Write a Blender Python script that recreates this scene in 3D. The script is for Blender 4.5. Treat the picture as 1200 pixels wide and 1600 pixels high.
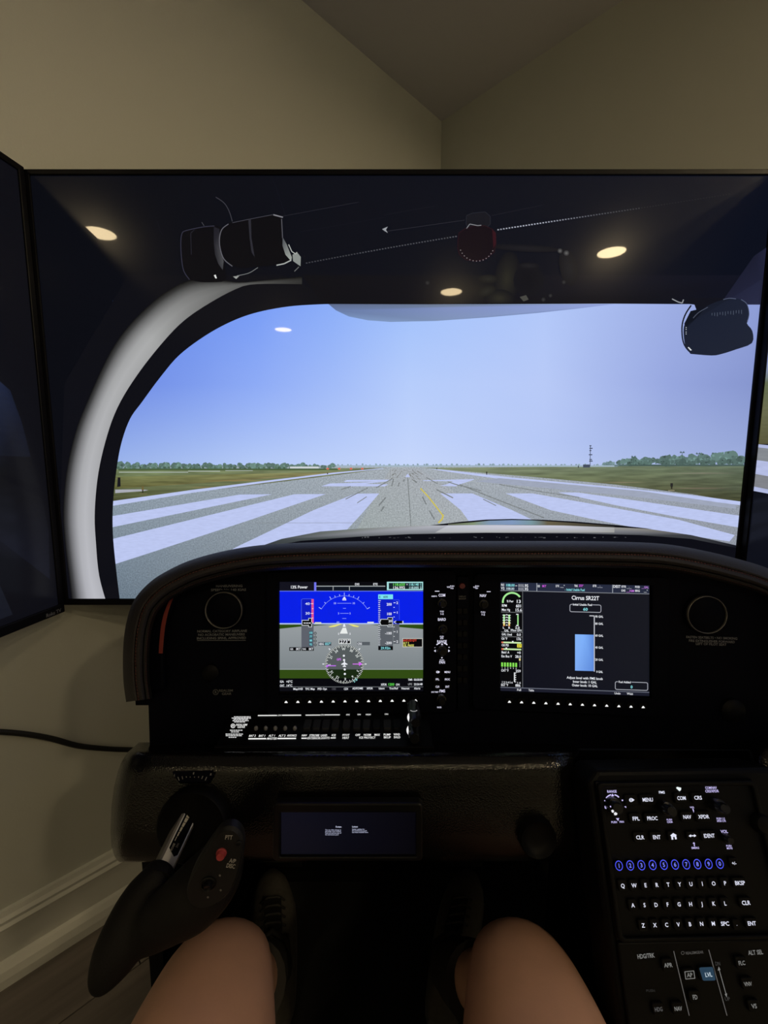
import bpy, math, random
from mathutils import Vector, Matrix

random.seed(7)
scene = bpy.context.scene
for o in list(bpy.data.objects):
    bpy.data.objects.remove(o, do_unlink=True)

# ------------------------------------------------------------------ camera, world, exposure
F = 690.0                        # focal length in pixels of a 1200 x 1600 frame
PITCH = math.radians(7.1)
CAM = Vector((0.0, 0.0, 1.15))
cam_data = bpy.data.cameras.new('camera')
cam_data.sensor_fit = 'VERTICAL'
cam_data.sensor_height = 36.0
cam_data.lens = 36.0 * F / 1600.0
cam_data.clip_start = 0.02
cam = bpy.data.objects.new('camera', cam_data)
cam.location = CAM
cam.rotation_euler = (math.pi / 2 - PITCH, 0, 0)
scene.collection.objects.link(cam)
scene.camera = cam

world = bpy.data.worlds.new('night_room')
scene.world = world
world.use_nodes = True
world.node_tree.nodes['Background'].inputs[0].default_value = (0.02, 0.02, 0.025, 1)
world.node_tree.nodes['Background'].inputs[1].default_value = 0.0

scene.view_settings.view_transform = 'Standard'
scene.view_settings.look = 'None'
scene.view_settings.gamma = 1.0
scene.view_settings.exposure = 0.0
scene.view_settings.use_curve_mapping = False
LAMPS = (105.0, 165.0, 115.0, 120.0, 1200.0)      # strength of each ceiling downlight, the last an added fill

# ------------------------------------------------------------------ geometry helpers
RIGHT = Vector((1, 0, 0))
UP = Vector((0, math.sin(PITCH), math.cos(PITCH)))
FWD = Vector((0, math.cos(PITCH), -math.sin(PITCH)))


def ray(px, py):
    return RIGHT * ((px - 600) / F) + UP * ((800 - py) / F) + FWD


def P(px, py, depth):
    return CAM + ray(px, py) * depth


class Surf:
    """a flat face somewhere in the room: origin, across, up"""
    def __init__(self, o, u, v):
        self.o = o.copy()
        self.u = u.normalized()
        self.v = (v - self.u * v.dot(self.u)).normalized()
        self.n = self.u.cross(self.v)

    def w(self, a, b, h=0.0):
        return self.o + self.u * a + self.v * b + self.n * h

    def loc(self, px, py, h=0.0):
        d = ray(px, py)
        t = (self.o + self.n * h - CAM).dot(self.n) / d.dot(self.n)
        q = CAM + d * t - self.o
        return q.dot(self.u), q.dot(self.v)

    def k(self, px, py):
        a0, b0 = self.loc(px, py)
        a1, _ = self.loc(px + 1, py)
        _, b1 = self.loc(px, py - 1)
        return a1 - a0, b1 - b0


def lin(c):
    def f(x):
        x /= 255.0
        return x / 12.92 if x <= 0.04045 else ((x + 0.055) / 1.055) ** 2.4
    return (f(c[0]), f(c[1]), f(c[2]), 1.0)


WL = {}      # world origin of every object
C = scene.collection


def link(o, parent, world_loc):
    C.objects.link(o)
    if parent is not None:
        o.parent = parent
        o.location = world_loc - WL[parent.name]
    else:
        o.location = world_loc
    WL[o.name] = world_loc.copy()


def tag(o, label=None, cat=None, group=None, kind=None):
    if label: o['label'] = label
    if cat: o['category'] = cat
    if group: o['group'] = group
    if kind: o['kind'] = kind
    return o


def thing(name, loc, label, cat, group=None):
    o = bpy.data.objects.new(name, None)
    o.empty_display_size = 0.05
    link(o, None, Vector(loc))
    return tag(o, label, cat, group)


def mesh_obj(name, verts, faces, mat, parent=None, smooth=False, angle=None):
    n = len(verts)
    c = Vector((0, 0, 0))
    lo = Vector((1e9,) * 3); hi = Vector((-1e9,) * 3)
    for v in verts:
        for i in range(3):
            lo[i] = min(lo[i], v[i]); hi[i] = max(hi[i], v[i])
    c = (lo + hi) / 2
    me = bpy.data.meshes.new(name)
    me.from_pydata([tuple(Vector(v) - c) for v in verts], [], faces)
    me.update()
    if mat is not None:
        me.materials.append(mat)
    if smooth:
        me.polygons.foreach_set('use_smooth', [True] * len(me.polygons))
        if angle:
            try: me.set_sharp_from_angle(angle=math.radians(angle))
            except Exception: pass
    o = bpy.data.objects.new(name, me)
    link(o, parent, c)
    return o


class MB:
    def __init__(self):
        self.v = []; self.f = []

    def add(self, verts, faces):
        b = len(self.v)
        self.v += [Vector(x) for x in verts]
        self.f += [[i + b for i in f] for f in faces]

    def box(self, lo, hi):
        x0, y0, z0 = lo; x1, y1, z1 = hi
        self.add([(x0,y0,z0),(x1,y0,z0),(x1,y1,z0),(x0,y1,z0),(x0,y0,z1),(x1,y0,z1),(x1,y1,z1),(x0,y1,z1)],
                 [(0,3,2,1),(4,5,6,7),(0,1,5,4),(1,2,6,5),(2,3,7,6),(3,0,4,7)])

    def sbox(self, s, a0, a1, b0, b1, h0, h1):
        q = [s.w(a, b, h) for h in (h0, h1) for a, b in ((a0,b0),(a1,b0),(a1,b1),(a0,b1))]
        self.add(q, [(0,3,2,1),(4,5,6,7),(0,1,5,4),(1,2,6,5),(2,3,7,6),(3,0,4,7)])

    def prism(self, s, poly, h0, h1, top_inset=None):
        n = len(poly)
        area = sum(poly[i][0]*poly[(i+1)%n][1]-poly[(i+1)%n][0]*poly[i][1] for i in range(n))
        if area < 0: poly = poly[::-1]
        v = [s.w(a, b, h0) for a, b in poly]
        f = [list(range(n))[::-1]]
        if top_inset:
            ins, hb = top_inset
            cx = sum(p[0] for p in poly)/n; cy = sum(p[1] for p in poly)/n
            v += [s.w(a, b, hb) for a, b in poly]
            tp = []
            for a, b in poly:
                d = math.hypot(a-cx, b-cy) or 1
                tp.append((a-(a-cx)/d*ins, b-(b-cy)/d*ins))
            v += [s.w(a, b, h1) for a, b in tp]
            for r in (0, n):
                for i in range(n):
                    j = (i+1) % n
                    f.append([r+i, r+j, r+n+j, r+n+i])
            f.append([2*n+i for i in range(n)])
        else:
            v += [s.w(a, b, h1) for a, b in poly]
            for i in range(n):
                j = (i+1) % n
                f.append([i, j, n+j, n+i])
            f.append([n+i for i in range(n)])
        self.add(v, f)

    def frame(self, s, outer, inner, h0, h1):
        """flat ring between two outlines with the same number of points"""
        n = len(outer)
        v = []
        for h in (h0, h1):
            v += [s.w(a, b, h) for a, b in outer]
            v += [s.w(a, b, h) for a, b in inner]
        f = []
        for i in range(n):
            j = (i+1) % n
            f.append([2*n+i, 2*n+j, 3*n+j, 3*n+i])
            f.append([i, n+i, n+j, j])
            f.append([i, j, 2*n+j, 2*n+i])
            f.append([n+i, 3*n+i, 3*n+j, n+j])
        self.add(v, f)

    def lathe(self, s, a, b, prof, n=24, h=0.0, sx=1.0, sy=1.0, caps=True):
        """profile (radius, height) turned about the normal of s through (a, b)"""
        v = []; f = []
        for r, z in prof:
            for i in range(n):
                t = 2*math.pi*i/n
                v.append(s.w(a+r*sx*math.cos(t), b+r*sy*math.sin(t), h+z))
        for k in range(len(prof)-1):
            for i in range(n):
                j = (i+1) % n
                f.append([k*n+i, k*n+j, (k+1)*n+j, (k+1)*n+i])
        if caps and prof[-1][0] > 0: f.append([(len(prof)-1)*n+i for i in range(n)])
        if caps and prof[0][0] > 0: f.append([i for i in range(n)][::-1])
        self.add(v, f)

    def tube(self, pts, radii, n=12, caps=True, squash=None):
        pts = [Vector(p) for p in pts]
        if not hasattr(radii, '__len__'): radii = [radii]*len(pts)
        v = []; f = []
        up = None
        for k, p in enumerate(pts):
            t = (pts[min(k+1, len(pts)-1)] - pts[max(k-1, 0)]).normalized()
            if up is None:
                up = Vector((0, 0, 1)) if abs(t.z) < 0.9 else Vector((0, 1, 0))
            x = t.cross(up).normalized()
            up = x.cross(t).normalized()
            for i in range(n):
                a = 2*math.pi*i/n
                v.append(p + (x*math.cos(a) + up*math.sin(a))*radii[k])
        for k in range(len(pts)-1):
            for i in range(n):
                j = (i+1) % n
                f.append([k*n+i, k*n+j, (k+1)*n+j, (k+1)*n+i])
        if caps:
            f.append(list(range(n))[::-1]); f.append([(len(pts)-1)*n+i for i in range(n)])
        self.add(v, f)

    def build(self, name, mat, parent=None, smooth=False, angle=None):
        return mesh_obj(name, self.v, self.f, mat, parent, smooth, angle)


def bevel(o, w, seg=2):
    m = o.modifiers.new('bevel', 'BEVEL'); m.width = w; m.segments = seg; m.limit_method = 'ANGLE'
    return o


def rounded(a0, b0, a1, b1, r, n=5):
    pts = []
    for cx, cy, t0 in ((a1-r, b1-r, 0), (a0+r, b1-r, 90), (a0+r, b0+r, 180), (a1-r, b0+r, 270)):
        for i in range(n+1):
            t = math.radians(t0 + 90*i/n)
            pts.append((cx+r*math.cos(t), cy+r*math.sin(t)))
    return pts


def catmull(pts, sub=6):
    out = []
    n = len(pts)
    for i in range(n-1):
        p0 = pts[max(i-1, 0)]; p1 = pts[i]; p2 = pts[i+1]; p3 = pts[min(i+2, n-1)]
        for k in range(sub):
            t = k/sub
            out.append(tuple(0.5*((2*p1[d]) + (-p0[d]+p2[d])*t + (2*p0[d]-5*p1[d]+4*p2[d]-p3[d])*t*t
                                  + (-p0[d]+3*p1[d]-3*p2[d]+p3[d])*t**3) for d in range(len(p1))))
    out.append(tuple(pts[-1]))
    return out


# ------------------------------------------------------------------ materials
def new_mat(name):
    m = bpy.data.materials.new(name)
    m.use_nodes = True
    nt = m.node_tree
    return m, nt, nt.nodes['Principled BSDF']


def plain(name, col, rough=0.5, metal=0.0, spec=0.5, noise=None, bump=None):
    m, nt, b = new_mat(name)
    b.inputs['Roughness'].default_value = rough
    b.inputs['Metallic'].default_value = metal
    b.inputs['Specular IOR Level'].default_value = spec
    b.inputs['Base Color'].default_value = (*col, 1)
    tc = nt.nodes.new('ShaderNodeNewGeometry')
    if noise:
        sc, amt = noise
        nz = nt.nodes.new('ShaderNodeTexNoise'); nz.inputs['Scale'].default_value = sc; nz.inputs['Detail'].default_value = 4
        nt.links.new(tc.outputs['Position'], nz.inputs['Vector'])
        mx = nt.nodes.new('ShaderNodeMix'); mx.data_type = 'RGBA'
        mx.inputs[6].default_value = (*[c*(1-amt) for c in col], 1)
        mx.inputs[7].default_value = (*[c*(1+amt) for c in col], 1)
        nt.links.new(nz.outputs['Fac'], mx.inputs['Factor'])
        nt.links.new(mx.outputs[2], b.inputs['Base Color'])
    if bump:
        sc, st, dist, kind = bump
        if kind == 'leather':
            nz = nt.nodes.new('ShaderNodeTexVoronoi'); nz.inputs['Scale'].default_value = sc; out = nz.outputs['Distance']
        else:
            nz = nt.nodes.new('ShaderNodeTexNoise'); nz.inputs['Scale'].default_value = sc; nz.inputs['Detail'].default_value = 3; out = nz.outputs['Fac']
        nt.links.new(tc.outputs['Position'], nz.inputs['Vector'])
        bp = nt.nodes.new('ShaderNodeBump'); bp.inputs['Strength'].default_value = st; bp.inputs['Distance'].default_value = dist
        nt.links.new(out, bp.inputs['Height'])
        nt.links.new(bp.outputs['Normal'], b.inputs['Normal'])
    return m


def display_mat(name, noise=None, sampling='NONE', strength=1.0, spec=0.055, rough=0.185, coat=0.0):
    """screen picture: emitted colour from the colour attribute, under a slightly glossy panel"""
    m, nt, b = new_mat(name)
    b.inputs['Base Color'].default_value = (0.006, 0.006, 0.007, 1)
    b.inputs['Roughness'].default_value = rough
    b.inputs['Specular IOR Level'].default_value = spec
    if coat:
        b.inputs['Coat Weight'].default_value = coat
        b.inputs['Coat Roughness'].default_value = 0.02
        b.inputs['Coat IOR'].default_value = 1.17
    at = nt.nodes.new('ShaderNodeAttribute'); at.attribute_name = 'Col'
    src = at.outputs['Color']
    if noise:
        scale, amt, detail = noise
        g = nt.nodes.new('ShaderNodeNewGeometry')
        mp = nt.nodes.new('ShaderNodeMapping'); mp.inputs['Scale'].default_value = scale
        nt.links.new(g.outputs['Position'], mp.inputs['Vector'])
        nz = nt.nodes.new('ShaderNodeTexNoise'); nz.inputs['Scale'].default_value = 1.0; nz.inputs['Detail'].default_value = detail
        nt.links.new(mp.outputs['Vector'], nz.inputs['Vector'])
        mr = nt.nodes.new('ShaderNodeMapRange')
        mr.inputs['From Min'].default_value = 0.25; mr.inputs['From Max'].default_value = 0.75
        mr.inputs['To Min'].default_value = 1-amt; mr.inputs['To Max'].default_value = 1+amt
        nt.links.new(nz.outputs['Fac'], mr.inputs['Value'])
        vm = nt.nodes.new('ShaderNodeVectorMath'); vm.operation = 'SCALE'
        nt.links.new(src, vm.inputs[0]); nt.links.new(mr.outputs['Result'], vm.inputs['Scale'])
        src = vm.outputs['Vector']
    nt.links.new(src, b.inputs['Emission Color'])
    b.inputs['Emission Strength'].default_value = strength
    m.cycles.emission_sampling = sampling
    return m


def print_mat(name, rough=0.6):
    m, nt, b = new_mat(name)
    at = nt.nodes.new('ShaderNodeAttribute'); at.attribute_name = 'Col'
    nt.links.new(at.outputs['Color'], b.inputs['Base Color'])
    b.inputs['Roughness'].default_value = rough
    return m


M = {}
M['tv_flat'] = display_mat('tv_picture', coat=1.0)
M['tv_bright'] = display_mat('tv_picture_sky', sampling='FRONT_BACK', coat=1.0)
M['tv_asphalt'] = display_mat('tv_picture_asphalt', noise=((340, 1, 340), 0.30, 3), sampling='FRONT_BACK', coat=1.0)
M['tv_paint'] = display_mat('tv_picture_paint', noise=((60, 1, 300), 0.07, 4), coat=1.0)
M['tv_grass'] = display_mat('tv_picture_grass', noise=((13, 1, 170), 0.42, 5), coat=1.0)
M['tv_side'] = display_mat('tv_side_picture', noise=((30, 30, 190), 0.10, 4), spec=0.1)
M['lit'] = display_mat('backlit_legend', spec=0.2, rough=0.4)
M['screen'] = display_mat('avionics_picture', spec=0.08, rough=0.2)
M['ink'] = print_mat('printed_ink')
M['wall'] = plain('wall_paint', (0.53, 0.545, 0.51), 0.85, noise=(3.0, 0.03), bump=(260, 0.08, 0.002, 'noise'))
M['ceiling'] = plain('ceiling_paint', (0.50, 0.50, 0.55), 0.9, bump=(200, 0.08, 0.002, 'noise'))
M['trim'] = plain('trim_paint', (0.66, 0.67, 0.64), 0.45, noise=(5.0, 0.04))
M['bezel'] = plain('tv_bezel_plastic', (0.003, 0.003, 0.005), 0.45, spec=0.12)
M['tv_back'] = plain('tv_back_plastic', (0.015, 0.015, 0.016), 0.5)
M['steel'] = plain('black_steel', (0.012, 0.012, 0.012), 0.45, metal=0.3)
M['leather'] = plain('dark_leather', (0.012, 0.011, 0.012), 0.55, spec=0.25, bump=(420, 0.35, 0.001, 'leather'))
M['hood_top'] = plain('grey_brown_leather', (0.034, 0.031, 0.034), 0.6, spec=0.25, bump=(420, 0.3, 0.001, 'leather'))
M['vinyl'] = plain('grained_black_vinyl', (0.0032, 0.003, 0.0032), 0.13, spec=0.40, bump=(560, 0.9, 0.00024, 'leather'))
M['fascia'] = plain('matte_black_panel', (0.0016, 0.0019, 0.0050), 0.6, spec=0.05)
M['black'] = plain('black_plastic', (0.0022, 0.0022, 0.0028), 0.5, spec=0.12)
M['knob'] = plain('black_rubber_knob', (0.004, 0.004, 0.0045), 0.32, spec=0.3)
M['key'] = plain('rubber_key', (0.003, 0.003, 0.0034), 0.55, spec=0.12)
M['greykey'] = plain('dark_grey_switch', (0.012, 0.012, 0.013), 0.5, spec=0.2)
M['toggle'] = plain('grey_push_button', (0.20, 0.20, 0.20), 0.5)
M['stitch'] = plain('red_brown_thread', (0.10, 0.035, 0.030), 0.7)
M['red'] = plain('red_leather_strip', (0.30, 0.055, 0.045), 0.5)
M['redbtn'] = plain('red_plastic_button', (0.36, 0.045, 0.05), 0.4)
M['ring'] = plain('vent_ring_metal', (0.22, 0.21, 0.20), 0.35, metal=0.6)
M['alu'] = plain('brushed_aluminium', (0.42, 0.41, 0.40), 0.42, metal=0.75, noise=(160, 0.08))
M['alu_dark'] = plain('shaded_aluminium_edge', (0.42, 0.41, 0.40), 0.5, metal=0.75)
M['grip'] = plain('black_textured_grip', (0.007, 0.0065, 0.0065), 0.6, spec=0.2, bump=(700, 0.3, 0.001, 'noise'))
M['grip_plate'] = plain('satin_black_plate', (0.011, 0.011, 0.012), 0.5, spec=0.25)
M['skin'] = plain('bare_skin', (0.80, 0.46, 0.32), 0.5, spec=0.35, noise=(28, 0.10), bump=(350, 0.12, 0.001, 'noise'))
M['shorts'] = plain('dark_shorts_cloth', (0.02, 0.02, 0.03), 0.9)
M['shoe'] = plain('grey_tan_mesh_fabric', (0.11, 0.10, 0.088), 0.85, noise=(90, 0.35))
M['shoe_dark'] = plain('dark_shoe_overlay', (0.014, 0.012, 0.011), 0.7)
M['sole'] = plain('pale_rubber_sole', (0.10, 0.09, 0.088), 0.6)
M['lace'] = plain('dark_lace', (0.03, 0.028, 0.025), 0.8)
M['cable'] = plain('black_cable_rubber', (0.010, 0.010, 0.010), 0.5)
M['seat'] = plain('black_seat_cloth', (0.015, 0.015, 0.016), 0.9)


def wood():
    m, nt, b = new_mat('oak_plank')
    g = nt.nodes.new('ShaderNodeNewGeometry')
    oi = nt.nodes.new('ShaderNodeObjectInfo')
    mp = nt.nodes.new('ShaderNodeMapping'); mp.inputs['Rotation'].default_value = (0, 0, math.radians(-45)); mp.inputs['Scale'].default_value = (1.0, 1.0, 1.0)
    nt.links.new(g.outputs['Position'], mp.inputs['Vector'])
    m2 = nt.nodes.new('ShaderNodeMapping'); m2.inputs['Scale'].default_value = (2.2, 34, 1)
    nt.links.new(mp.outputs['Vector'], m2.inputs['Vector'])
    nz = nt.nodes.new('ShaderNodeTexNoise'); nz.inputs['Scale'].default_value = 1; nz.inputs['Detail'].default_value = 6
    nt.links.new(m2.outputs['Vector'], nz.inputs['Vector'])
    rp = nt.nodes.new('ShaderNodeValToRGB')
    rp.color_ramp.elements[0].position = 0.3; rp.color_ramp.elements[0].color = (0.115, 0.098, 0.088, 1)
    rp.color_ramp.elements[1].position = 0.75; rp.color_ramp.elements[1].color = (0.215, 0.187, 0.17, 1)
    nt.links.new(nz.outputs['Fac'], rp.inputs['Fac'])
    mr = nt.nodes.new('ShaderNodeMapRange'); mr.inputs['To Min'].default_value = 0.85; mr.inputs['To Max'].default_value = 1.12
    nt.links.new(oi.outputs['Random'], mr.inputs['Value'])
    vm = nt.nodes.new('ShaderNodeVectorMath'); vm.operation = 'SCALE'
    nt.links.new(rp.outputs['Color'], vm.inputs[0]); nt.links.new(mr.outputs['Result'], vm.inputs['Scale'])
    nt.links.new(vm.outputs['Vector'], b.inputs['Base Color'])
    b.inputs['Roughness'].default_value = 0.5
    return m


M['wood'] = wood()


def emit(name, col, strength):
    m, nt, b = new_mat(name)
    b.inputs['Base Color'].default_value = (0.8, 0.8, 0.8, 1)
    b.inputs['Emission Color'].default_value = (*col, 1)
    b.inputs['Emission Strength'].default_value = strength
    return m


LAMP_COL = (1.0, 0.78, 0.45)

# ------------------------------------------------------------------ lettering
GLYPH = {}


def make_glyphs():
    chars = [chr(i) for i in range(33, 127)] + ['\u00b0', '\u2022']
    tmp = []
    for c in chars:
        for body in (c, 'H' + c + 'H'):
            cu = bpy.data.curves.new('glyph', 'FONT')
            cu.body = body; cu.size = 1.0; cu.resolution_u = 2; cu.offset = 0.016 if body == c else 0.0
            ob = bpy.data.objects.new('glyph', cu)
            C.objects.link(ob)
            tmp.append((c, body, ob, cu))
    dg = bpy.context.evaluated_depsgraph_get()
    dg.update()
    wid = {}
    for c, body, ob, cu in tmp:
        me = bpy.data.meshes.new_from_object(ob.evaluated_get(dg))
        vs = [(v.co.x, v.co.y) for v in me.vertices]
        if body == c:
            GLYPH[c] = [vs, [list(p.vertices) for p in me.polygons], 0.5]
        else:
            wid[c] = (min(v[0] for v in vs), max(v[0] for v in vs))
        bpy.data.meshes.remove(me)
    for c, body, ob, cu in tmp:
        bpy.data.objects.remove(ob, do_unlink=True)
        bpy.data.curves.remove(cu)
    h = GLYPH['H'][0]
    hw = max(v[0] for v in h) - min(v[0] for v in h)
    adv_h = (wid['H'][1] - wid['H'][0] - hw) / 2
    for c in chars:
        GLYPH[c][2] = (wid[c][1] - wid[c][0] - hw) - adv_h
    return max(v[1] for v in h)


CAP = make_glyphs()


def text2d(s):
    """outline triangles of a string, cap height 1, starting at x = 0"""
    V = []; Fc = []; x = 0.0
    for c in s:
        if c == ' ':
            x += 0.30; continue
        vs, fs, adv = GLYPH[c]
        b = len(V)
        V += [((x + a)/CAP, y/CAP) for a, y in vs]
        Fc += [[i+b for i in f] for f in fs]
        x += adv
    return V, Fc, x/CAP


class Pic:
    """flat coloured shapes lying on a surface, later shapes a hair in front of earlier ones"""
    def __init__(self, s, h0=0.0003, step=4e-5):
        self.s = s; self.h = h0; self.step = step
        self.v = []; self.f = []; self.c = []; self.m = []
        self.mats = []
        self.map = lambda x, y: (x, y)

    def mi(self, mat):
        if mat not in self.mats: self.mats.append(mat)
        return self.mats.index(mat)

    def poly(self, pts, col, mat, cols=None, up=True):
        if up: self.h += self.step
        b = len(self.v)
        for x, y in pts:
            x, y = self.map(x, y)
            a, bb = self.s.loc(x, y, self.h)
            self.v.append(self.s.w(a, bb, self.h))
        self.f.append(list(range(b, b+len(pts))))
        self.c.append([lin(c) for c in cols] if cols else [lin(col)]*len(pts))
        self.m.append(self.mi(mat))

    def local(self, pts, col, mat, cols=None, up=True):
        if up: self.h += self.step
        b = len(self.v)
        for a, bb in pts: self.v.append(self.s.w(a, bb, self.h))
        self.f.append(list(range(b, b+len(pts))))
        self.c.append([lin(c) for c in cols] if cols else [lin(col)]*len(pts))
        self.m.append(self.mi(mat))

    def rect(self, x0, y0, x1, y1, col, mat, up=True, cols=None):
        self.poly([(x0,y0),(x1,y0),(x1,y1),(x0,y1)], col, mat, cols=cols, up=up)

    def border(self, x0, y0, x1, y1, t, col, mat):
        self.h += self.step
        for r in ((x0,y0,x1,y0+t),(x0,y1-t,x1,y1),(x0,y0+t,x0+t,y1-t),(x1-t,y0+t,x1,y1-t)):
            self.rect(*r, col, mat, up=False)

    def line(self, pts, w, col, mat, up=True):
        if up: self.h += self.step
        for i in range(len(pts)-1):
            (x0,y0),(x1,y1) = pts[i], pts[i+1]
            d = math.hypot(x1-x0, y1-y0) or 1
            nx, ny = -(y1-y0)/d*w/2, (x1-x0)/d*w/2
            self.poly([(x0+nx,y0+ny),(x1+nx,y1+ny),(x1-nx,y1-ny),(x0-nx,y0-ny)], col, mat, up=False)

    def disc(self, x, y, r, col, mat, n=16, ry=None, up=True):
        ry = ry or r
        self.poly([(x+r*math.cos(2*math.pi*i/n), y+ry*math.sin(2*math.pi*i/n)) for i in range(n)], col, mat, up=up)

    def ring(self, x, y, r0, r1, col, mat, n=32, a0=0, a1=360, ky=1.0):
        self.h += self.step
        for i in range(n):
            t0 = math.radians(a0+(a1-a0)*i/n); t1 = math.radians(a0+(a1-a0)*(i+1)/n)
            self.poly([(x+r0*math.cos(t0), y-r0*ky*math.sin(t0)),(x+r1*math.cos(t0), y-r1*ky*math.sin(t0)),
                       (x+r1*math.cos(t1), y-r1*ky*math.sin(t1)),(x+r0*math.cos(t1), y-r0*ky*math.sin(t1))], col, mat, up=False)

    def text(self, s, x, y, h, col, mat, w=None, rot=0.0, anchor='c', up=True):
        """string centred on pixel (x, y): cap height h and width w in pixels of the photograph"""
        if up: self.h += self.step
        x, y = self.map(x, y)
        a0, b0 = self.s.loc(x, y, self.h)
        kx, ky = self.s.k(x, y)
        V, Fc, W = text2d(s)
        if not V: return
        sy = h*ky
        sx = (w*kx/W) if w else h*ky
        off = {'c': W/2, 'l': 0, 'r': W}[anchor]
        cr, sr = math.cos(math.radians(rot)), math.sin(math.radians(rot))
        b = len(self.v)
        for X, Y in V:
            dx, dy = (X-off)*sx, (Y-0.5)*sy
            self.v.append(self.s.w(a0+dx*cr-dy*sr, b0+dx*sr+dy*cr, self.h))
        cl = lin(col); mi = self.mi(mat)
        for f in Fc:
            self.f.append([i+b for i in f]); self.c.append([cl]*len(f)); self.m.append(mi)

    def build(self, name, parent, flat=True):
        o = mesh_obj(name, self.v, self.f, None, parent)
        me = o.data
        for m in self.mats: me.materials.append(m)
        me.polygons.foreach_set('material_index', self.m)
        at = me.color_attributes.new('Col', 'FLOAT_COLOR', 'CORNER')
        flatc = []
        for p, c in zip(me.polygons, self.c):
            for k in range(p.loop_total): flatc += list(c[k])
        at.data.foreach_set('color', flatc)
        me.update()
        return o

# ------------------------------------------------------------------ the room
CEIL = 2.47
R2 = math.sqrt(0.5)
CORNER = Vector((0.228, 1.928, 0))
SIDE = 4.8
wall_l = Surf(CORNER, Vector((R2, R2, 0)), Vector((0, 0, 1)))       # a < 0 away from the corner
wall_r = Surf(CORNER, Vector((R2, -R2, 0)), Vector((0, 0, 1)))      # a > 0 away from the corner
back_o = CORNER + Vector((-R2, -R2, 0))*SIDE
wall_bl = Surf(back_o, Vector((-R2, R2, 0)), Vector((0, 0, 1)))     # a < 0 away
front_o = CORNER + Vector((R2, -R2, 0))*SIDE
wall_br = Surf(front_o, Vector((-R2, -R2, 0)), Vector((0, 0, 1)))   # a > 0 away


def wall(name, s, a0, a1):
    m = MB(); m.sbox(s, a0, a1, 0, CEIL, -0.08, 0)
    return tag(m.build(name, M['wall']), kind='structure')


wall('wall_left', wall_l, -SIDE, 0)
wall('wall_right', wall_r, 0, SIDE)
wall('wall_back', wall_bl, -SIDE, 0)
wall('wall_front', wall_br, 0, SIDE)

cs = Surf(CORNER, Vector((-R2, -R2, 0)), Vector((R2, -R2, 0)))     # floor frame: along left wall, along right wall
mb = MB()
corners = [CORNER, back_o, back_o + Vector((R2, -R2, 0))*SIDE, front_o]
mb.add([p + Vector((0, 0, z)) for z in (CEIL, CEIL+0.06) for p in corners],
       [(0,1,2,3),(7,6,5,4),(0,4,5,1),(1,5,6,2),(2,6,7,3),(3,7,4,0)])
tag(mb.build('ceiling', M['ceiling']), kind='structure')
mb = MB()
mb.add([p + Vector((0, 0, z)) for z in (-0.08, -0.012) for p in corners],
       [(3,2,1,0),(4,5,6,7),(0,1,5,4),(1,2,6,5),(2,3,7,6),(3,0,4,7)])
floor = tag(mb.build('floor', M['shoe_dark']), kind='structure')
# boards run along the left wall
PW = 0.19; gap = 0.0015
row = 0; y = 0.0
while y < SIDE - 0.01:
    y1 = min(y+PW, SIDE)
    x = -((row*0.47) % 1.3)
    while x < SIDE:
        xa, xb = max(x, 0), min(x+1.3, SIDE)
        if xb - xa > 0.02:
            mb = MB()
            q = [cs.o + cs.u*a + cs.v*b + Vector((0, 0, z)) for z in (-0.012, 0.0)
                 for a, b in ((xa+gap, y+gap), (xb-gap, y+gap), (xb-gap, y1-gap), (xa+gap, y1-gap))]
            mb.add(q, [(0,3,2,1),(4,5,6,7),(0,1,5,4),(1,2,6,5),(2,3,7,6),(3,0,4,7)])
            mb.build('plank', M['wood'], floor)
        x += 1.3
    y += PW; row += 1


def baseboard(name, s, a0, a1):
    def run(prof):
        m = MB()
        n = len(prof)
        v = [s.w(a, z, h) for a in (a0, a1) for h, z in prof]
        f = [[i, (i+1) % n, n+(i+1) % n, n+i] for i in range(n)]
        f += [list(range(n))[::-1], [n+i for i in range(n)]]
        m.add(v, f)
        return m
    b = tag(run([(0.0, 0.02), (0.016, 0.02), (0.016, 0.124), (0.0, 0.124)]).build(name, M['trim']), kind='structure')
    run([(0.0, 0.124), (0.022, 0.124), (0.024, 0.130), (0.018, 0.136), (0.020, 0.144), (0.013, 0.150), (0.010, 0.160), (0.0, 0.160)]).build('cap_moulding', M['trim'], b)
    run([(0.0, 0.0), (0.034, 0.0), (0.034, 0.020), (0.030, 0.036), (0.022, 0.048), (0.016, 0.053), (0.0, 0.053)]).build('shoe_moulding', M['trim'], b)


baseboard('baseboard_left', wall_l, -SIDE, -0.035)
baseboard('baseboard_right', wall_r, 0.035, SIDE)

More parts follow.
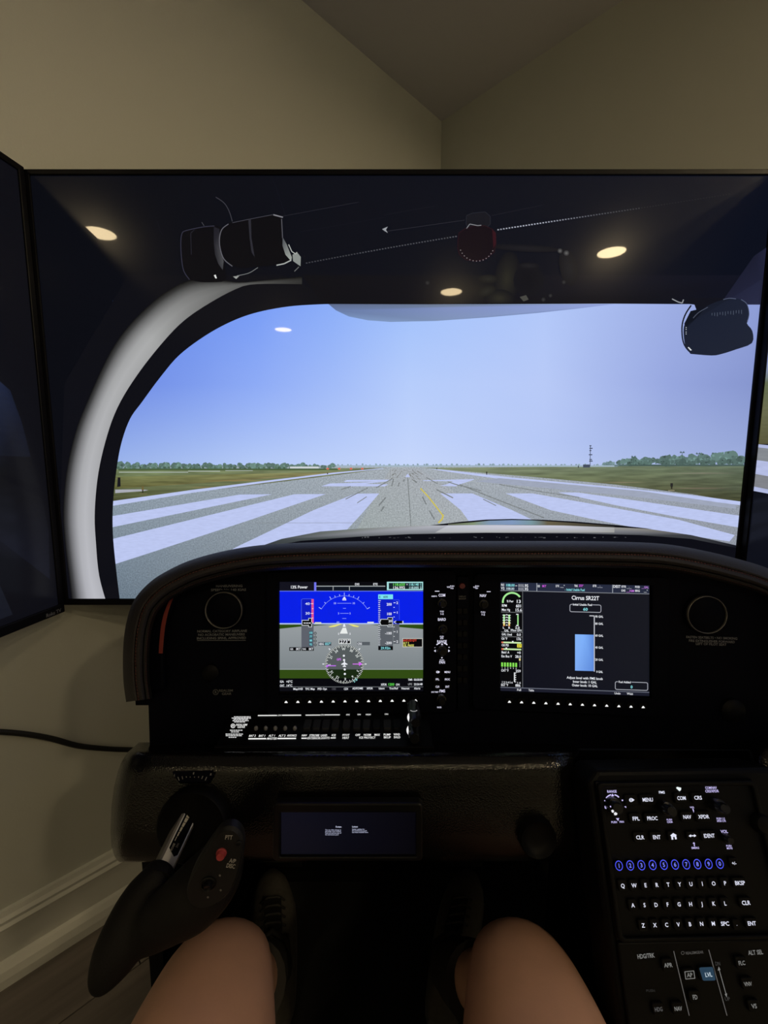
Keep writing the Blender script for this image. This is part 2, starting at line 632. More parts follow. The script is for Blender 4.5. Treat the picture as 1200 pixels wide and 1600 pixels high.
# ceiling downlights, seen only as reflections in the television, save the last
down = Surf(Vector((0, 0, CEIL)), Vector((1, 0, 0)), Vector((0, -1, 0)))     # normal points down
spots = [((-1.685, -0.935), 'round warm ceiling downlight, the one beside the left wall'),
         ((1.475, -1.18), 'round warm ceiling downlight, the one beside the right wall'),
         ((0.541, -1.875), 'round warm ceiling downlight behind the pilot, between the walls'),
         ((-1.05, -2.93), 'round warm ceiling downlight deep in the room, by the back wall'),
         ((2.25, -0.30), 'added round warm fill light in the ceiling by the right wall, out of view')]  # unseen lamp added to brighten the upper left wall
for i_, ((x, y), lab) in enumerate(spots):
    t = thing('recessed_downlight', (x, y, CEIL), lab, 'ceiling light', 'ceiling downlights')
    m = MB(); m.lathe(down, x, -y, [(0.084, 0.0), (0.104, 0.0), (0.103, 0.005), (0.088, 0.007), (0.084, 0.004)], 40, caps=False)
    m.build('trim_ring', M['trim'], t, True, 40)
    m = MB(); m.lathe(down, x, -y, [(0.0846, 0.001), (0.084, 0.003)], 40)
    m.build('lens', emit('warm_lamp_lens', LAMP_COL, LAMPS[i_]), t)

# ------------------------------------------------------------------ televisions
TVY = 0.935
XL, XR, ZB, ZT = -0.699, 0.768, 0.829, 1.704
tvs = Surf(Vector((0, TVY, 0)), Vector((1, 0, 0)), Vector((0, 0, 1)))


def tv_body(t, s, a0, a1, b0, b1, bz, bzb):
    m = MB()
    m.frame(s, [(a0, b0), (a1, b0), (a1, b1), (a0, b1)], [(a0+bz, b0+bzb), (a1-bz, b0+bzb), (a1-bz, b1-bz), (a0+bz, b1-bz)], -0.030, 0.004)
    bevel(m.build('bezel', M['bezel'], t), 0.0015)
    m = MB(); m.sbox(s, a0+bz*0.5, a1-bz*0.5, b0+bzb*0.5, b1-bz*0.5, -0.028, 0.0)
    sc = m.build('screen', M['bezel'], t)
    m = MB()
    ca, cb = (a0+a1)/2, (b0+b1)/2
    m.prism(s, rounded(ca-0.45, b0+0.05, ca+0.45, cb+0.1, 0.04), -0.028, -0.050)
    m.build('back_housing', M['tv_back'], t)
    return sc


tv = thing('television', (0.03, TVY, ZB), 'large television facing the cockpit, showing a runway through a windscreen', 'television', 'three televisions around the cockpit')
scr = tv_body(tv, tvs, XL, XR, ZB, ZT, 0.010, 0.014)
pic = Pic(tvs, 0.0002, 5e-6)
fl, br, asp, pnt, grs = M['tv_flat'], M['tv_bright'], M['tv_asphalt'], M['tv_paint'], M['tv_grass']


def tvrect(a0, b0, a1, b1):
    return [(a0, b0), (a1, b0), (a1, b1), (a0, b1)]


SA0, SA1, SB0, SB1 = XL+0.010, XR-0.010, ZB+0.014, ZT-0.010
# dark cabin interior over the whole screen
pic.local(tvrect(SA0, SB0, SA1, SB1), None, fl, cols=[(7, 9, 17), (10, 13, 24), (11, 15, 28), (7, 9, 16)])


def xr(y):    # right edge of the lit screen, in photograph pixels
    lo, hi = 1100.0, 1260.0
    for _ in range(40):
        mid = (lo+hi)/2
        if tvs.loc(mid, y)[0] < SA1: lo = mid
        else: hi = mid
    return lo


# sky
gx = [176, 300, 400, 520, 640, 740, 850, 950, 1050, 1125, 1200]
cx = [176, 400, 640, 850, 1050, 1200]
rows = {470: [(98,132,230),(118,155,246),(160,192,252),(178,200,250),(158,174,228),(140,155,212)],
        600: [(108,138,228),(140,170,246),(182,205,252),(184,202,248),(150,166,222),(132,147,204)],
        700: [(146,172,234),(172,195,247),(194,212,252),(182,200,246),(162,178,226),(150,166,216)],
        732: [(158,182,236),(184,205,248),(200,216,252),(190,206,246),(170,186,228),(158,172,218)]}


def skycol(x, y):
    ys = sorted(rows)
    for i in range(len(ys)-1):
        if ys[i] <= y <= ys[i+1]: break
    t = (y-ys[i])/(ys[i+1]-ys[i])
    def at(r):
        for k in range(len(cx)-1):
            if x <= cx[k+1] or k == len(cx)-2:
                q = min(max((x-cx[k])/(cx[k+1]-cx[k]), 0), 1)
                return [rows[r][k][d]*(1-q)+rows[r][k+1][d]*q for d in range(3)]
    a, b = at(ys[i]), at(ys[i+1])
    return tuple(a[d]*(1-t)+b[d]*t for d in range(3))


pic.h += pic.step
gy = [470, 510, 550, 600, 650, 690, 712, 732]
for j in range(len(gy)-1):
    for i in range(len(gx)-1):
        q = []
        for x, y in ((gx[i], gy[j]), (gx[i+1], gy[j]), (gx[i+1], gy[j+1]), (gx[i], gy[j+1])):
            q.append((min(x, xr(y)) if i == len(gx)-2 else x, y))
        pic.poly(q, None, br, cols=[skycol(*p) for p in q], up=False)
# runway surface
pic.poly([(172, 727.5), (640, 727), (1163, 727.5), (xr(855), 855), (1000, 870), (500, 880), (300, 940), (172, 940)], None, asp,
         cols=[(146,160,174), (166,174,182), (148,156,170), (146,152,164), (158,165,174), (140,152,160), (106,122,136), (104,120,134)])
# lighter worn strip along the middle
pic.poly([(610, 732), (655, 732), (830, 850), (545, 850)], None, asp, cols=[(164,170,176), (164,170,178), (170,176,182), (156,166,166)])
# grass either side
pic.poly([(172, 733), (560, 731.5), (606, 731), (560, 738), (470, 749), (330, 766), (172, 785.5)], None, grs,
         cols=[(116,130,92), (122,132,98), (130,136,110), (112,118,84), (102,108,72), (92,95,58), (78,80,50)])
pic.poly([(660, 731), (800, 730), (1000, 727.5), (1167, 726), (xr(785), 785), (1080, 772), (960, 757), (830, 745), (720, 736)], None, grs,
         cols=[(124,134,108), (120,130,102), (112,122,96), (98,112,90), (68,70,48), (80,82,58), (100,106,76), (112,122,92), (124,134,108)])
pic.poly([(172, 745), (500, 738), (560, 735.5), (470, 744), (280, 757), (172, 764)], None, grs,
         cols=[(116,122,78), (132,132,90), (136,138,104), (150,140,98), (140,126,82), (92,92,52)])
for a, b, x0, x1, yy, c in ((0, 0, 310, 420, 751, (136,122,80)), (0, 0, 295, 340, 761.5, (118,110,74)), (0, 0, 340, 400, 743, (122,124,78)),
                            (0, 0, 930, 1010, 754, (128,124,96)), (0, 0, 1040, 1145, 763, (106,100,82)), (0, 0, 1040, 1155, 739.5, (122,124,104))):
    pic.poly([(x0, yy), ((x0+x1)/2, yy-1.3), (x1, yy-0.3), ((x0+x1)/2, yy+1.2)], c, grs)
# pale taxiways in the grass
for x0, x1, yy in ((186, 294, 737.8), (294, 344, 736.2), (352, 395, 735.2), (398, 455, 733.8)):
    pic.rect(x0, yy-0.6, x1, yy+0.6, (176, 186, 178), fl)
pic.poly([(180, 765), (222, 764.5), (232, 766), (222, 767.5), (180, 770.5)], (170, 172, 182), pnt)
# painted markings
W1 = (188, 199, 240)
for q in ([(172, 783.5), (300, 765.5), (420, 750.5), (520, 738.5), (598, 731.5), (602, 732), (520, 741), (420, 753.5), (300, 770), (172, 791)],
          [(172, 807), (375, 772.7), (425, 772.3), (172, 824.5)],
          [(172, 843), (460, 772.2), (509, 772), (395, 811), (240, 862), (172, 884)],
          [(340, 870), (375, 852), (490, 797), (555, 771.5), (592.5, 771), (565, 803), (540, 830), (440, 852), (380, 880)],
          [(502, 759.8), (515, 755.5), (562, 754.2), (588, 752.6), (540, 753.0), (537, 752), (543, 749.8), (613, 749.5), (606, 752), (570, 756), (607, 756.8), (601, 760)],
          [(688, 771), (738, 771), (800, 797), (840, 816), (738, 822), (720, 797)],
          [(790, 771), (832, 771), (940, 790), (1060, 812), (1148, 836), (1140, 846), (1000, 826), (920, 810), (860, 797)],
          [(872, 769.5), (902, 769.5), (1000, 783), (1157, 806), (1153, 824), (1060, 808), (960, 789)],
          [(668, 732), (690, 733.5), (800, 746), (960, 761), (1080, 773.5), (1160, 784), (1158, 789.5), (1060, 777), (950, 765), (800, 751), (700, 737)],
          [(660, 750.5), (740, 748.5), (741, 749.5), (718, 757), (712, 760), (688, 759), (700, 756), (708, 752), (662, 751.5)],
          [(633, 745.5), (637, 740), (641, 745.5)]):
    pic.poly(q, W1, pnt)
# a faint sheen of paint on the right
pic.poly([(742, 752), (780, 747), (1000, 767), (1150, 789), (1150, 795), (980, 775)], (158, 166, 186), pnt)
# tyre marks, seams, cracks
DK = (124, 130, 132)
for pts, w in (([(637, 746), (640, 790), (642, 822)], 1.3), ([(400, 817), (560, 817)], 0.5), ([(588, 762), (613, 748)], 1.5), ([(540, 780), (575, 762)], 1.4),
               ([(558, 786), (573, 776)], 1.2), ([(592, 790), (603, 777)], 2.2), ([(595, 799), (600, 791)], 2.4), ([(533, 765), (548, 760)], 1.5),
               ([(671, 798), (679, 812)], 2.0), ([(660, 776), (666, 788)], 2.0), ([(666, 746), (684, 756)], 1.3), ([(682, 765), (708, 778)], 1.8), ([(700, 753), (722, 760)], 1.5),
               ([(718, 757), (775, 780), (850, 809)], 1.5), ([(726, 760), (752, 767)], 1.3), ([(755, 780), (775, 790)], 1.3), ([(780, 757), (850, 769), (905, 777)], 1.2),
               ([(612, 760), (615, 748)], 1.6), ([(622, 760), (624, 754)], 1.6), ([(646, 750), (651, 754)], 2), ([(630, 752), (632, 749)], 2)):
    pic.line(pts, w, DK, asp)
for k in range(26):
    x = random.uniform(612, 660); yy = random.uniform(733, 748)
    l = random.uniform(2, 7); sl = (x-632)/12.0
    pic.line([(x, yy), (x+sl*l*0.6, yy+l*0.6)], 1.0, (128, 130, 128), asp, up=False)
# yellow lead-in line
pic.line([(657, 763), (670, 777), (684, 795), (691.5, 805)], 2.0, (206, 192, 84), fl)
pic.line([(692.5, 804), (691, 811), (685, 817)], 2.8, (206, 192, 90), fl)
# far tree lines
def trees(x0, x1, base, hfun, col, n, jitter, near=False):
    pic.h += pic.step
    for i in range(n):
        x = x0 + (x1-x0)*(i+random.uniform(-0.3, 0.3))/n
        h = hfun(x)*random.uniform(0.7, 1.12)
        r = h*random.uniform(0.35, 0.6)
        q_ = random.uniform(1-jitter, 1+jitter)
        c = tuple(v*q_ for v in col)
        pts = []
        for k in range(11):
            t = 2*math.pi*k/11
            rr = r*random.uniform(0.8, 1.15)
            pts.append((x+rr*math.cos(t)*0.95, base-h+r*0.9+rr*math.sin(t)*0.9))
        pic.poly(pts, c, fl, up=False)
        pic.h += 1e-6
        for _ in range(5):      # lighter and darker clumps of leaves
            bx, by = x+random.uniform(-0.7, 0.7)*r, base-h+r*0.9+random.uniform(-0.7, 0.9)*r
            rr = r*random.uniform(0.15, 0.32); q_ = random.choice((0.72, 0.82, 1.12, 1.2))
            pic.poly([(bx+rr*math.cos(k*1.05), by+rr*0.8*math.sin(k*1.05)) for k in range(6)], tuple(v*q_ for v in c), fl, up=False)
        pic.h += 1e-6
    pic.rect(x0-1, base-1.6, x1, base+0.8, tuple(v*0.85 for v in col), fl)
trees(520, 965, 728.6, lambda x: 4.2, (140, 164, 176), 60, 0.08)
trees(186, 526, 733.5, lambda x: 11.5 if x < 290 else 10.0, (98, 126, 118), 58, 0.12)
trees(186, 500, 734.0, lambda x: 5.0, (80, 106, 88), 40, 0.15)
pic.rect(186, 732.6, 528, 734.6, (74, 94, 58), fl)
trees(945, 990, 727.5, lambda x: 7, (120, 146, 150), 9, 0.08)
trees(968, 1165, 727.3, lambda x: 12 + (x-968)/180*9, (96, 122, 118), 34, 0.10)
trees(985, 1165, 727.6, lambda x: 8 + (x-968)/180*5, (84, 108, 102), 22, 0.12)
pic.rect(525, 727.2, 960, 729.4, (164, 184, 200), fl)
for x, h in ((990, 728-715), (1066, 20), (1091, 18)):    # palms
    pic.line([(x, 727), (x, 727-h)], 0.9, (70, 92, 88), fl)
    for k in range(5):
        t = math.radians(180*k/4)
        pic.poly([(x, 727-h), (x+4.2*math.cos(t), 726-h-2.4*math.sin(t)), (x+3.0*math.cos(t), 728.2-h-1.0*math.sin(t))], (68, 92, 86), fl, up=False)
pic.rect(453, 729, 498, 732, (206, 212, 216), fl)
for x in (512, 530, 548.5, 566):
    pic.disc(x, 732.5, 2.4, (196, 132, 108), fl, ry=1.4); pic.disc(x, 732.3, 1.3, (238, 84, 62), fl, ry=1.1)
pic.rect(511, 738.5, 512.6, 741, (60, 60, 40), fl)
# mast with antennas
pic.line([(922, 728), (922.5, 696)], 1.0, (72, 80, 104), fl)
for yy, x0, x1 in ((696.5, 921, 924), (700.5, 921, 926), (704, 921, 924), (710.5, 920, 925.5), (718, 921, 925), (720.5, 920.5, 926)):
    pic.rect(x0, yy-0.8, x1, yy+0.8, (74, 82, 104), fl)
pic.rect(911, 725.8, 922, 730.6, (70, 78, 96), fl); pic.rect(903, 727.5, 904.5, 731, (60, 60, 70), fl)
# runway edge lights
for x, y0, y1, w in ((1049.5, 755, 764, 4.0), (223, 760, 770, 3.2), (760.5, 737, 742, 1.8), (682.5, 731, 733.5, 1.4)):
    pic.rect(x-w*0.28, y0+(y1-y0)*0.5, x+w*0.28, y1, (44, 40, 30), fl)
    pic.rect(x-w/2, y0, x+w/2, y0+(y1-y0)*0.6, (38, 38, 36) if x > 300 else (110, 98, 58), fl)
pic.rect(1044, 765.8, 1054, 767, (150, 140, 116), fl); pic.rect(218, 771, 230, 772, (120, 112, 80), fl)

# engine cowling in front of the windscreen
pic.poly([(400, 856), (440, 842), (500, 830.5), (560, 826), (640, 822), (720, 819.5), (860, 819.5), (960, 823), (1010, 826), (1080, 836), (1150, 852), (1150, 870), (400, 870)], None, fl,
         cols=[(40,42,46), (70,76,78), (98,104,106), (122,128,124), (150,152,146), (186,188,198), (196,198,208), (160,158,154), (130,128,122), (60,62,66), (20,22,32), (20,22,32), (30,32,36)])
pic.poly([(672, 820.8), (720, 815.2), (760, 811.8), (800, 810.8), (850, 812.2), (900, 815), (960, 820), (1020, 826.5), (960, 824), (880, 821), (760, 820), (690, 821)], (14, 14, 20), fl)
mcols = [(96,100,84), (130,146,116), (126,150,178), (128,152,190), (120,150,160), (104,96,74), (84,78,62), (40,40,38)]
mx = [(700, 819, 820.5), (740, 816, 820.3), (765, 813.5, 820.2), (800, 812.6, 820), (830, 813, 820.2), (855, 814.5, 820.6), (895, 817, 821.3), (960, 821.6, 823.4)]
pic.h += pic.step
for i in range(len(mx)-1):
    (x0, t0, b0), (x1, t1, b1) = mx[i], mx[i+1]
    pic.poly([(x0, t0), (x1, t1), (x1, b1), (x0, b0)], None, fl, cols=[mcols[i], mcols[i+1], mcols[i+1], mcols[i]], up=False)
pic.poly([(700, 821), (860, 821), (960, 824), (960, 832), (680, 832)], None, fl, cols=[(196,198,210), (206,208,226), (170,170,170), (160,160,156), (176,178,178)])
pic.poly([(400, 858), (470, 845), (560, 838.5), (640, 834.5), (760, 832.5), (900, 833.5), (1000, 836), (1080, 842), (1150, 856), (1150, 876), (400, 876)], (11, 12, 20), fl)
for k in range(46):
    x = random.uniform(560, 980)
    pic.rect(x, 839.5+random.uniform(-1.5, 1.5), x+random.uniform(1, 4), 840.2+random.uniform(-1, 1.0), (96, 98, 104), fl, up=False)

# windscreen frame: black band, then the sunlit pillar
inner = catmull([(188, 944), (181, 885), (176.5, 835), (176.5, 790), (181, 742), (189, 695), (203, 655), (222, 628), (250, 590), (280, 555), (320, 525), (360, 503), (400, 488.5), (450, 479), (500, 475.5), (530, 475)], 5)
mid = catmull([(167, 944), (155, 900), (150, 850), (148, 800), (154, 737), (169, 675), (187, 630), (215, 585), (250, 540), (285, 503), (325, 475), (370, 451), (400, 444), (472, 444)], 6)
outer = catmull([(113, 944), (108, 900), (102, 850), (99, 800), (104, 737), (118, 675), (136, 628), (166, 562), (192, 520), (224, 485), (258, 457), (296, 438), (340, 437), (372, 441), (400, 439), (472, 432)], 6)
BK = (12, 13, 20)


def resample(pts, n):
    d = [0]
    for i in range(1, len(pts)): d.append(d[-1]+math.hypot(pts[i][0]-pts[i-1][0], pts[i][1]-pts[i-1][1]))
    out = []
    j = 0
    for k in range(n):
        t = d[-1]*k/(n-1)
        while j < len(d)-2 and d[j+1] < t: j += 1
        q = (t-d[j])/((d[j+1]-d[j]) or 1)
        out.append(tuple(pts[j][e]*(1-q)+pts[j+1][e]*q for e in (0, 1)))
    return out


N = 60
ci, cm, co = resample(inner, N), resample(mid, N), resample(outer, N)
far = [(40 + 60*k/N if False else co[k][0]-60, co[k][1]-40 if k > 30 else co[k][1]) for k in range(N)]
# cover the sky outside the window opening
pic.poly([(p[0], p[1]) for p in inner] + [(472, 444), (440, 430), (200, 430), (100, 600), (90, 944)], BK, fl)
pic.h += pic.step
for k in range(N-1):
    steps = [(0.0, 0.93), (0.3, 1.0), (0.52, 0.93), (0.72, 0.68), (0.88, 0.32), (1.0, 0.0)]
    def cc(kk, f):
        t = kk/(N-1)
        base = 190 - 26*t if t < 0.62 else 174 - 330*(t-0.62)
        base = max(base, 42)
        v = 12 + (base-12)*f
        return (v*0.985, v*0.99, v*(1.03 - 0.06*t))
    for a in range(len(steps)-1):
        (s0, f0), (s1, f1) = steps[a], steps[a+1]
        def pt(kk, s):
            return (cm[kk][0]*(1-s)+co[kk][0]*s, cm[kk][1]*(1-s)+co[kk][1]*s)
        pic.poly([pt(k, s0), pt(k+1, s0), pt(k+1, s1), pt(k, s1)], None, fl, cols=[cc(k, f0), cc(k+1, f0), cc(k+1, f1), cc(k, f1)], up=False)
# overhead
pic.poly([(472, 430), (1203, 430), (1203, 474.5), (1066, 475.2), (960, 474.5), (760, 475.5), (640, 475.5), (515, 475.2), (500, 468)], None, fl,
         cols=[(13,13,18), (17,19,32), (17,19,32), (15,17,27), (15,15,22), (15,15,20), (13,13,19), (12,12,18), (12,12,18)])
# sun visor lip below the header
pic.poly([(513, 475), (525, 485), (545, 494.5), (575, 500.5), (610, 503), (680, 501.5), (760, 496), (840, 489), (900, 482.5), (960, 475.2), (760, 475.8)], None, fl,
         cols=[(92,106,140), (104,124,168), (118,142,188), (126,150,192), (126,148,188), (124,144,182), (120,138,176), (124,142,186), (132,150,202), (148,164,220), (112,126,150)])
# two visors folded at the left
def shape(pts, col, edge=None, w=1.2):
    pic.poly(pts, col, fl)
    if edge: pic.line(pts+[pts[0]], w, edge, fl)
shape(catmull([(283, 364), (287, 360), (300, 356), (318, 354), (335, 352), (346, 356), (350, 372), (350, 400), (352, 420), (352, 438), (330, 441), (308, 440), (294, 434), (286, 420), (283, 400), (282, 378), (283, 364)], 3), (9, 9, 14))
pic.line(catmull([(296, 437), (287, 423), (283.5, 402), (282.5, 380), (284, 366), (290, 360.5), (318, 354.5), (335, 353)], 4), 1.3, (50, 50, 66), fl)
pic.line([(299, 398), (298, 364), (304, 359)], 1.0, (36, 36, 46), fl)
pic.poly([(334, 354), (343, 358), (343.5, 380), (346, 396), (349.5, 408), (348, 422), (341, 412), (336, 398), (334, 380)], None, fl, cols=[(30,30,38), (30,30,38), (52,52,58), (68,68,72), (74,76,80), (58,60,64), (48,48,52), (40,40,46), (34,34,42)])
shape(catmull([(343, 385), (345, 365), (351, 353), (363, 347), (390, 342), (425, 336), (441, 339), (441, 372), (446, 392), (455, 407), (434, 414), (400, 417), (376, 419), (360, 413), (348, 402), (343, 385)], 3), (9, 9, 14))
pic.line(catmull([(363, 416), (350, 405), (344, 388), (343, 372), (347, 358), (357, 350)], 4), 1.4, (96, 96, 104), fl)
pic.line(catmull([(363, 348), (392, 342), (426, 335.5)], 3), 0.9, (66, 66, 76), fl)
pic.poly([(388, 343), (392, 342), (393, 372), (398, 402), (393, 394), (390, 372)], (42, 42, 50), fl)
pic.line([(427, 335.5), (442, 339.5)], 2.0, (124, 124, 132), fl)
pic.line([(440, 342), (441.5, 372)], 1.4, (84, 84, 92), fl)
pic.poly([(441.5, 370), (448, 382), (456, 402), (455, 408), (446, 398), (441.5, 384)], None, fl, cols=[(70,72,80), (110,114,114), (150,156,150), (160,166,160), (140,146,140), (90,94,98)])
pic.line([(432, 414.5), (444, 412), (455, 406.5)], 1.8, (170, 174, 172), fl)
pic.poly([(457, 398), (464, 394), (470, 401.5), (469.5, 416), (458, 408)], (138, 144, 140), fl)
pic.line([(451, 382), (456, 393), (462, 397), (464, 394)], 1.4, (170, 174, 172), fl)
pic.line([(467, 417), (460, 424)], 1.2, (110, 112, 112), fl)
pic.line(catmull([(370, 431), (388, 427), (400, 420), (403, 418)], 3), 1.0, (120, 122, 122), fl)
pic.poly([(364, 432), (374, 431), (369, 436)], (150, 154, 150), fl)
pic.poly([(334, 430), (337, 429), (339, 435), (336.5, 435)], (220, 222, 220), fl)
pic.line(catmull([(337, 308), (350, 317), (358, 330), (363, 346)], 4), 1.3, (58, 58, 66), fl)
pic.line([(315, 347), (319, 353)], 1.0, (70, 70, 76), fl)
pic.line(catmull([(246, 345), (250, 360), (254, 366)], 3), 0.8, (26, 27, 36), fl)
pic.line([(426, 280), (436, 306), (446, 337)], 0.8, (22, 23, 34), fl)
# dotted seam across the headliner
pic.h += pic.step
x = 478.0
while x < 1140:
    t = (x-478)/(1140-478)
    yy = 411 - 108*t - 6*math.sin(t*math.pi)*(1-t)
    b = 70 + 130*math.exp(-((x-820)/90)**2) if x < 1000 else 44
    if x > 1040: b = 40
    if x < 700: b = 74 if x < 560 else 86
    if not 715 < x < 776:
        pic.rect(x, yy-0.9, x+2.4, yy+0.9, (b*0.9, b*0.92, b), fl, up=False)
    x += 4.4
for p0, p1, c in (((441, 338), (560, 316), 34), ((470, 362), (600, 340), 22), ((600, 362), (726, 344), 40), ((768, 337), (850, 320), 30), ((600, 336), (680, 322), 24)):
    pic.line([p0, p1], 1.0, (c, c, c+8), fl)
pic.poly([(597, 358), (606, 354), (603, 359), (606, 364), (601, 361)], (150, 154, 160), fl)
# dim soft shapes in the upper part of the picture
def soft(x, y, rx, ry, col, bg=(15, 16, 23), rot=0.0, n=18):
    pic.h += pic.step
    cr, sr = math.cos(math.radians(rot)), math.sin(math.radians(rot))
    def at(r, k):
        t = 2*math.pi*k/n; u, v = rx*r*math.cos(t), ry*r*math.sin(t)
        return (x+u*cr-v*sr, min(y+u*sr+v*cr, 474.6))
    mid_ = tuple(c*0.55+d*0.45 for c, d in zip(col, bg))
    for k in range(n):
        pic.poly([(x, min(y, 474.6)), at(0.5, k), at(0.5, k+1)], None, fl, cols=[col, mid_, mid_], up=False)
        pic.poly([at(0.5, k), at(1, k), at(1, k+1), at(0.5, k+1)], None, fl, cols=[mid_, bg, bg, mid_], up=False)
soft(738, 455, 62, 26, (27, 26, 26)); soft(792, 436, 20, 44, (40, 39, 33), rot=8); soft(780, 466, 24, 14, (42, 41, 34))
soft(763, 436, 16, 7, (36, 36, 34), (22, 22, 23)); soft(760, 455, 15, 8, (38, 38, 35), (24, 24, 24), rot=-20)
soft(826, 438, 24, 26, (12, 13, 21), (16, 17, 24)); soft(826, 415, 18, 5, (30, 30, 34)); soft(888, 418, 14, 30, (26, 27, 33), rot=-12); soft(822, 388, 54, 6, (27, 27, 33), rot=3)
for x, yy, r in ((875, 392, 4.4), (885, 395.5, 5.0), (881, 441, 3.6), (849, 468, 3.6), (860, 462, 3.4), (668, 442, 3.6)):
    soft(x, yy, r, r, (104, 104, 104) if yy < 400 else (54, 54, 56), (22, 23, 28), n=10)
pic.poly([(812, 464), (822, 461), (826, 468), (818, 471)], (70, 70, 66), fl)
# red knob
shape([(728, 350), (729, 337), (738, 333), (758, 331), (766, 338), (766, 350), (760, 356), (732, 357)], (20, 21, 29), (36, 38, 48), 0.9)
shape([(715.5, 376), (717, 364), (728, 356.5), (745, 352), (758, 353), (769, 358), (774.5, 364), (775, 382), (772, 394), (760, 404), (744, 408), (728, 406), (718, 398), (715, 388)], (17, 9, 18), (40, 14, 24), 1.0)
pic.poly([(769, 358), (774.5, 364), (775, 380), (771, 388)], (50, 16, 26), fl)
pic.line([(729, 357), (734, 350), (746, 352.5), (752, 352)], 1.2, (128, 130, 136), fl)
for k in range(13):
    t = math.radians(25 + k*11)
    pic.disc(745+29*math.cos(t)*0.95, 380+28*math.sin(t), 0.8, (150, 140, 146), fl, up=False)
# camera-like dome at the right with its loop
pic.poly([(1178, 400), (1200, 385), (1198, 476), (1125, 476)], None, fl, cols=[(26,28,46), (34,36,60), (36,38,62), (30,32,52)])
shape([(1066, 474), (1080, 466), (1130, 465), (1136, 472), (1088, 484), (1085, 476)], (17, 18, 26))
loop = catmull([(1080, 477), (1071, 491), (1066, 507), (1066, 525), (1069, 538), (1075, 547), (1081, 552)], 4)
pic.line(loop, 2.2, (9, 10, 14), fl)
shape(catmull([(1079, 553), (1071, 541), (1068, 520), (1070, 506), (1080, 494), (1098, 482), (1118, 472), (1138, 467), (1158, 468), (1168, 478), (1171, 492), (1167, 505), (1175.5, 517), (1175, 536), (1150, 546), (1128, 553), (1112, 555.5), (1079, 553)], 3), (23, 28, 42))
pic.poly([(1079, 486), (1104, 480), (1085, 500), (1073, 512), (1069, 506)], (14, 18, 28), fl)
pic.line(catmull([(1083, 497), (1092, 488), (1106, 480)], 4), 1.2, (74, 80, 96), fl)
pic.line(catmull([(1130, 468), (1140, 466), (1150, 467)], 3), 1.0, (84, 92, 114), fl)
pic.line(catmull([(1158, 468), (1167, 475), (1170.5, 490), (1167.5, 504)], 4), 1.0, (84, 94, 120), fl)
for k in range(12):
    x = 1112 + k*4.2
    pic.rect(x, 489-k*0.45, x+0.9, 493-k*0.4+(k % 3), (76, 84, 100), fl, up=False)
pic.poly([(1074.5, 543), (1076, 542), (1081, 547), (1079, 548)], (220, 222, 226), fl)
for yy in (511, 514, 518, 521): pic.rect(1071.5, yy, 1072.7, yy+1.6, (180, 184, 190), fl, up=False)
pic.line([(1050, 467), (1060, 472), (1066, 473.5), (1068, 468)], 1.6, (150, 154, 160), fl)
# small box on the window frame at the left
pic.poly([(184, 746), (188, 746), (188.5, 760), (183, 761)], (24, 24, 30), fl)
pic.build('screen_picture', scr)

# left television, set nearly square to the middle one
YAW = math.radians(8.0)
ls = Surf(Vector((-0.6997, 0.9300, 0)), Vector((math.sin(YAW), math.cos(YAW), 0)), Vector((0, 0, 1)))
LB, LT = 0.815, 1.706
t = thing('television', (-0.80, 0.25, LB), 'dark television standing nearly edge-on beside the left wall', 'television', 'three televisions around the cockpit')
sc = tv_body(t, ls, -1.455, 0.0, LB, LT, 0.012, 0.020)
lp = Pic(ls, 0.0002, 3e-5)
sd = M['tv_side']
lp.local([(-1.443, LB+0.02), (-0.012, LB+0.02), (-0.012, LT-0.012), (-1.443, LT-0.012)], (9, 10, 17), sd)
# faint side window and wing seen at a grazing angle
lp.poly([(-80, 560), (0, 596), (16, 610), (34, 660), (48, 714), (0, 712), (-80, 705)], None, sd, cols=[(24,32,56), (26,34,58), (20,26,44), (17,21,36), (15,18,30), (15,18,28), (15,18,28)])
lp.poly([(-80, 705), (0, 712), (48, 714), (60, 760), (0, 740), (-80, 720)], (11, 12, 18), sd)
lp.poly([(0, 745), (66, 780), (76, 830), (78, 905), (20, 860), (-60, 800)], None, sd, cols=[(12,13,19), (12,13,19), (14,16,25), (17,19,31), (14,16,26), (11,12,18)])
lp.poly([(-40, 880), (0, 915), (20, 960), (0, 968), (-60, 985)], (20, 23, 33), sd)
lp.poly([(58, 580), (64, 605), (70, 637), (64, 634)], (26, 27, 36), sd)
lp.poly([(65, 640), (70, 640), (77, 712), (71, 712)], (19, 20, 28), sd)
lp.build('screen_picture', sc)
bp = Pic(ls, 0.0046, 3e-5)
a, b = ls.loc(88, 958.5, 0.0046)
bp.text('Roku TV', 84, 957.5, 5.5, (120, 118, 124), M['ink'], w=24)
bp.build('brand_lettering', t)

# right television
rs = Surf(Vector((0.7687, 0.9300, 0)), Vector((math.sin(YAW), -math.cos(YAW), 0)), Vector((0, 0, 1)))
t = thing('television', (0.86, 0.25, LB), 'television at the right of the runway view, showing grass and runway stripes', 'television', 'three televisions around the cockpit')
sc = tv_body(t, rs, 0.0, 1.455, LB, LT, 0.012, 0.020)
rp = Pic(rs, 0.0002, 3e-5)


def zpx(x, y): return rs.loc(x, y)[1]


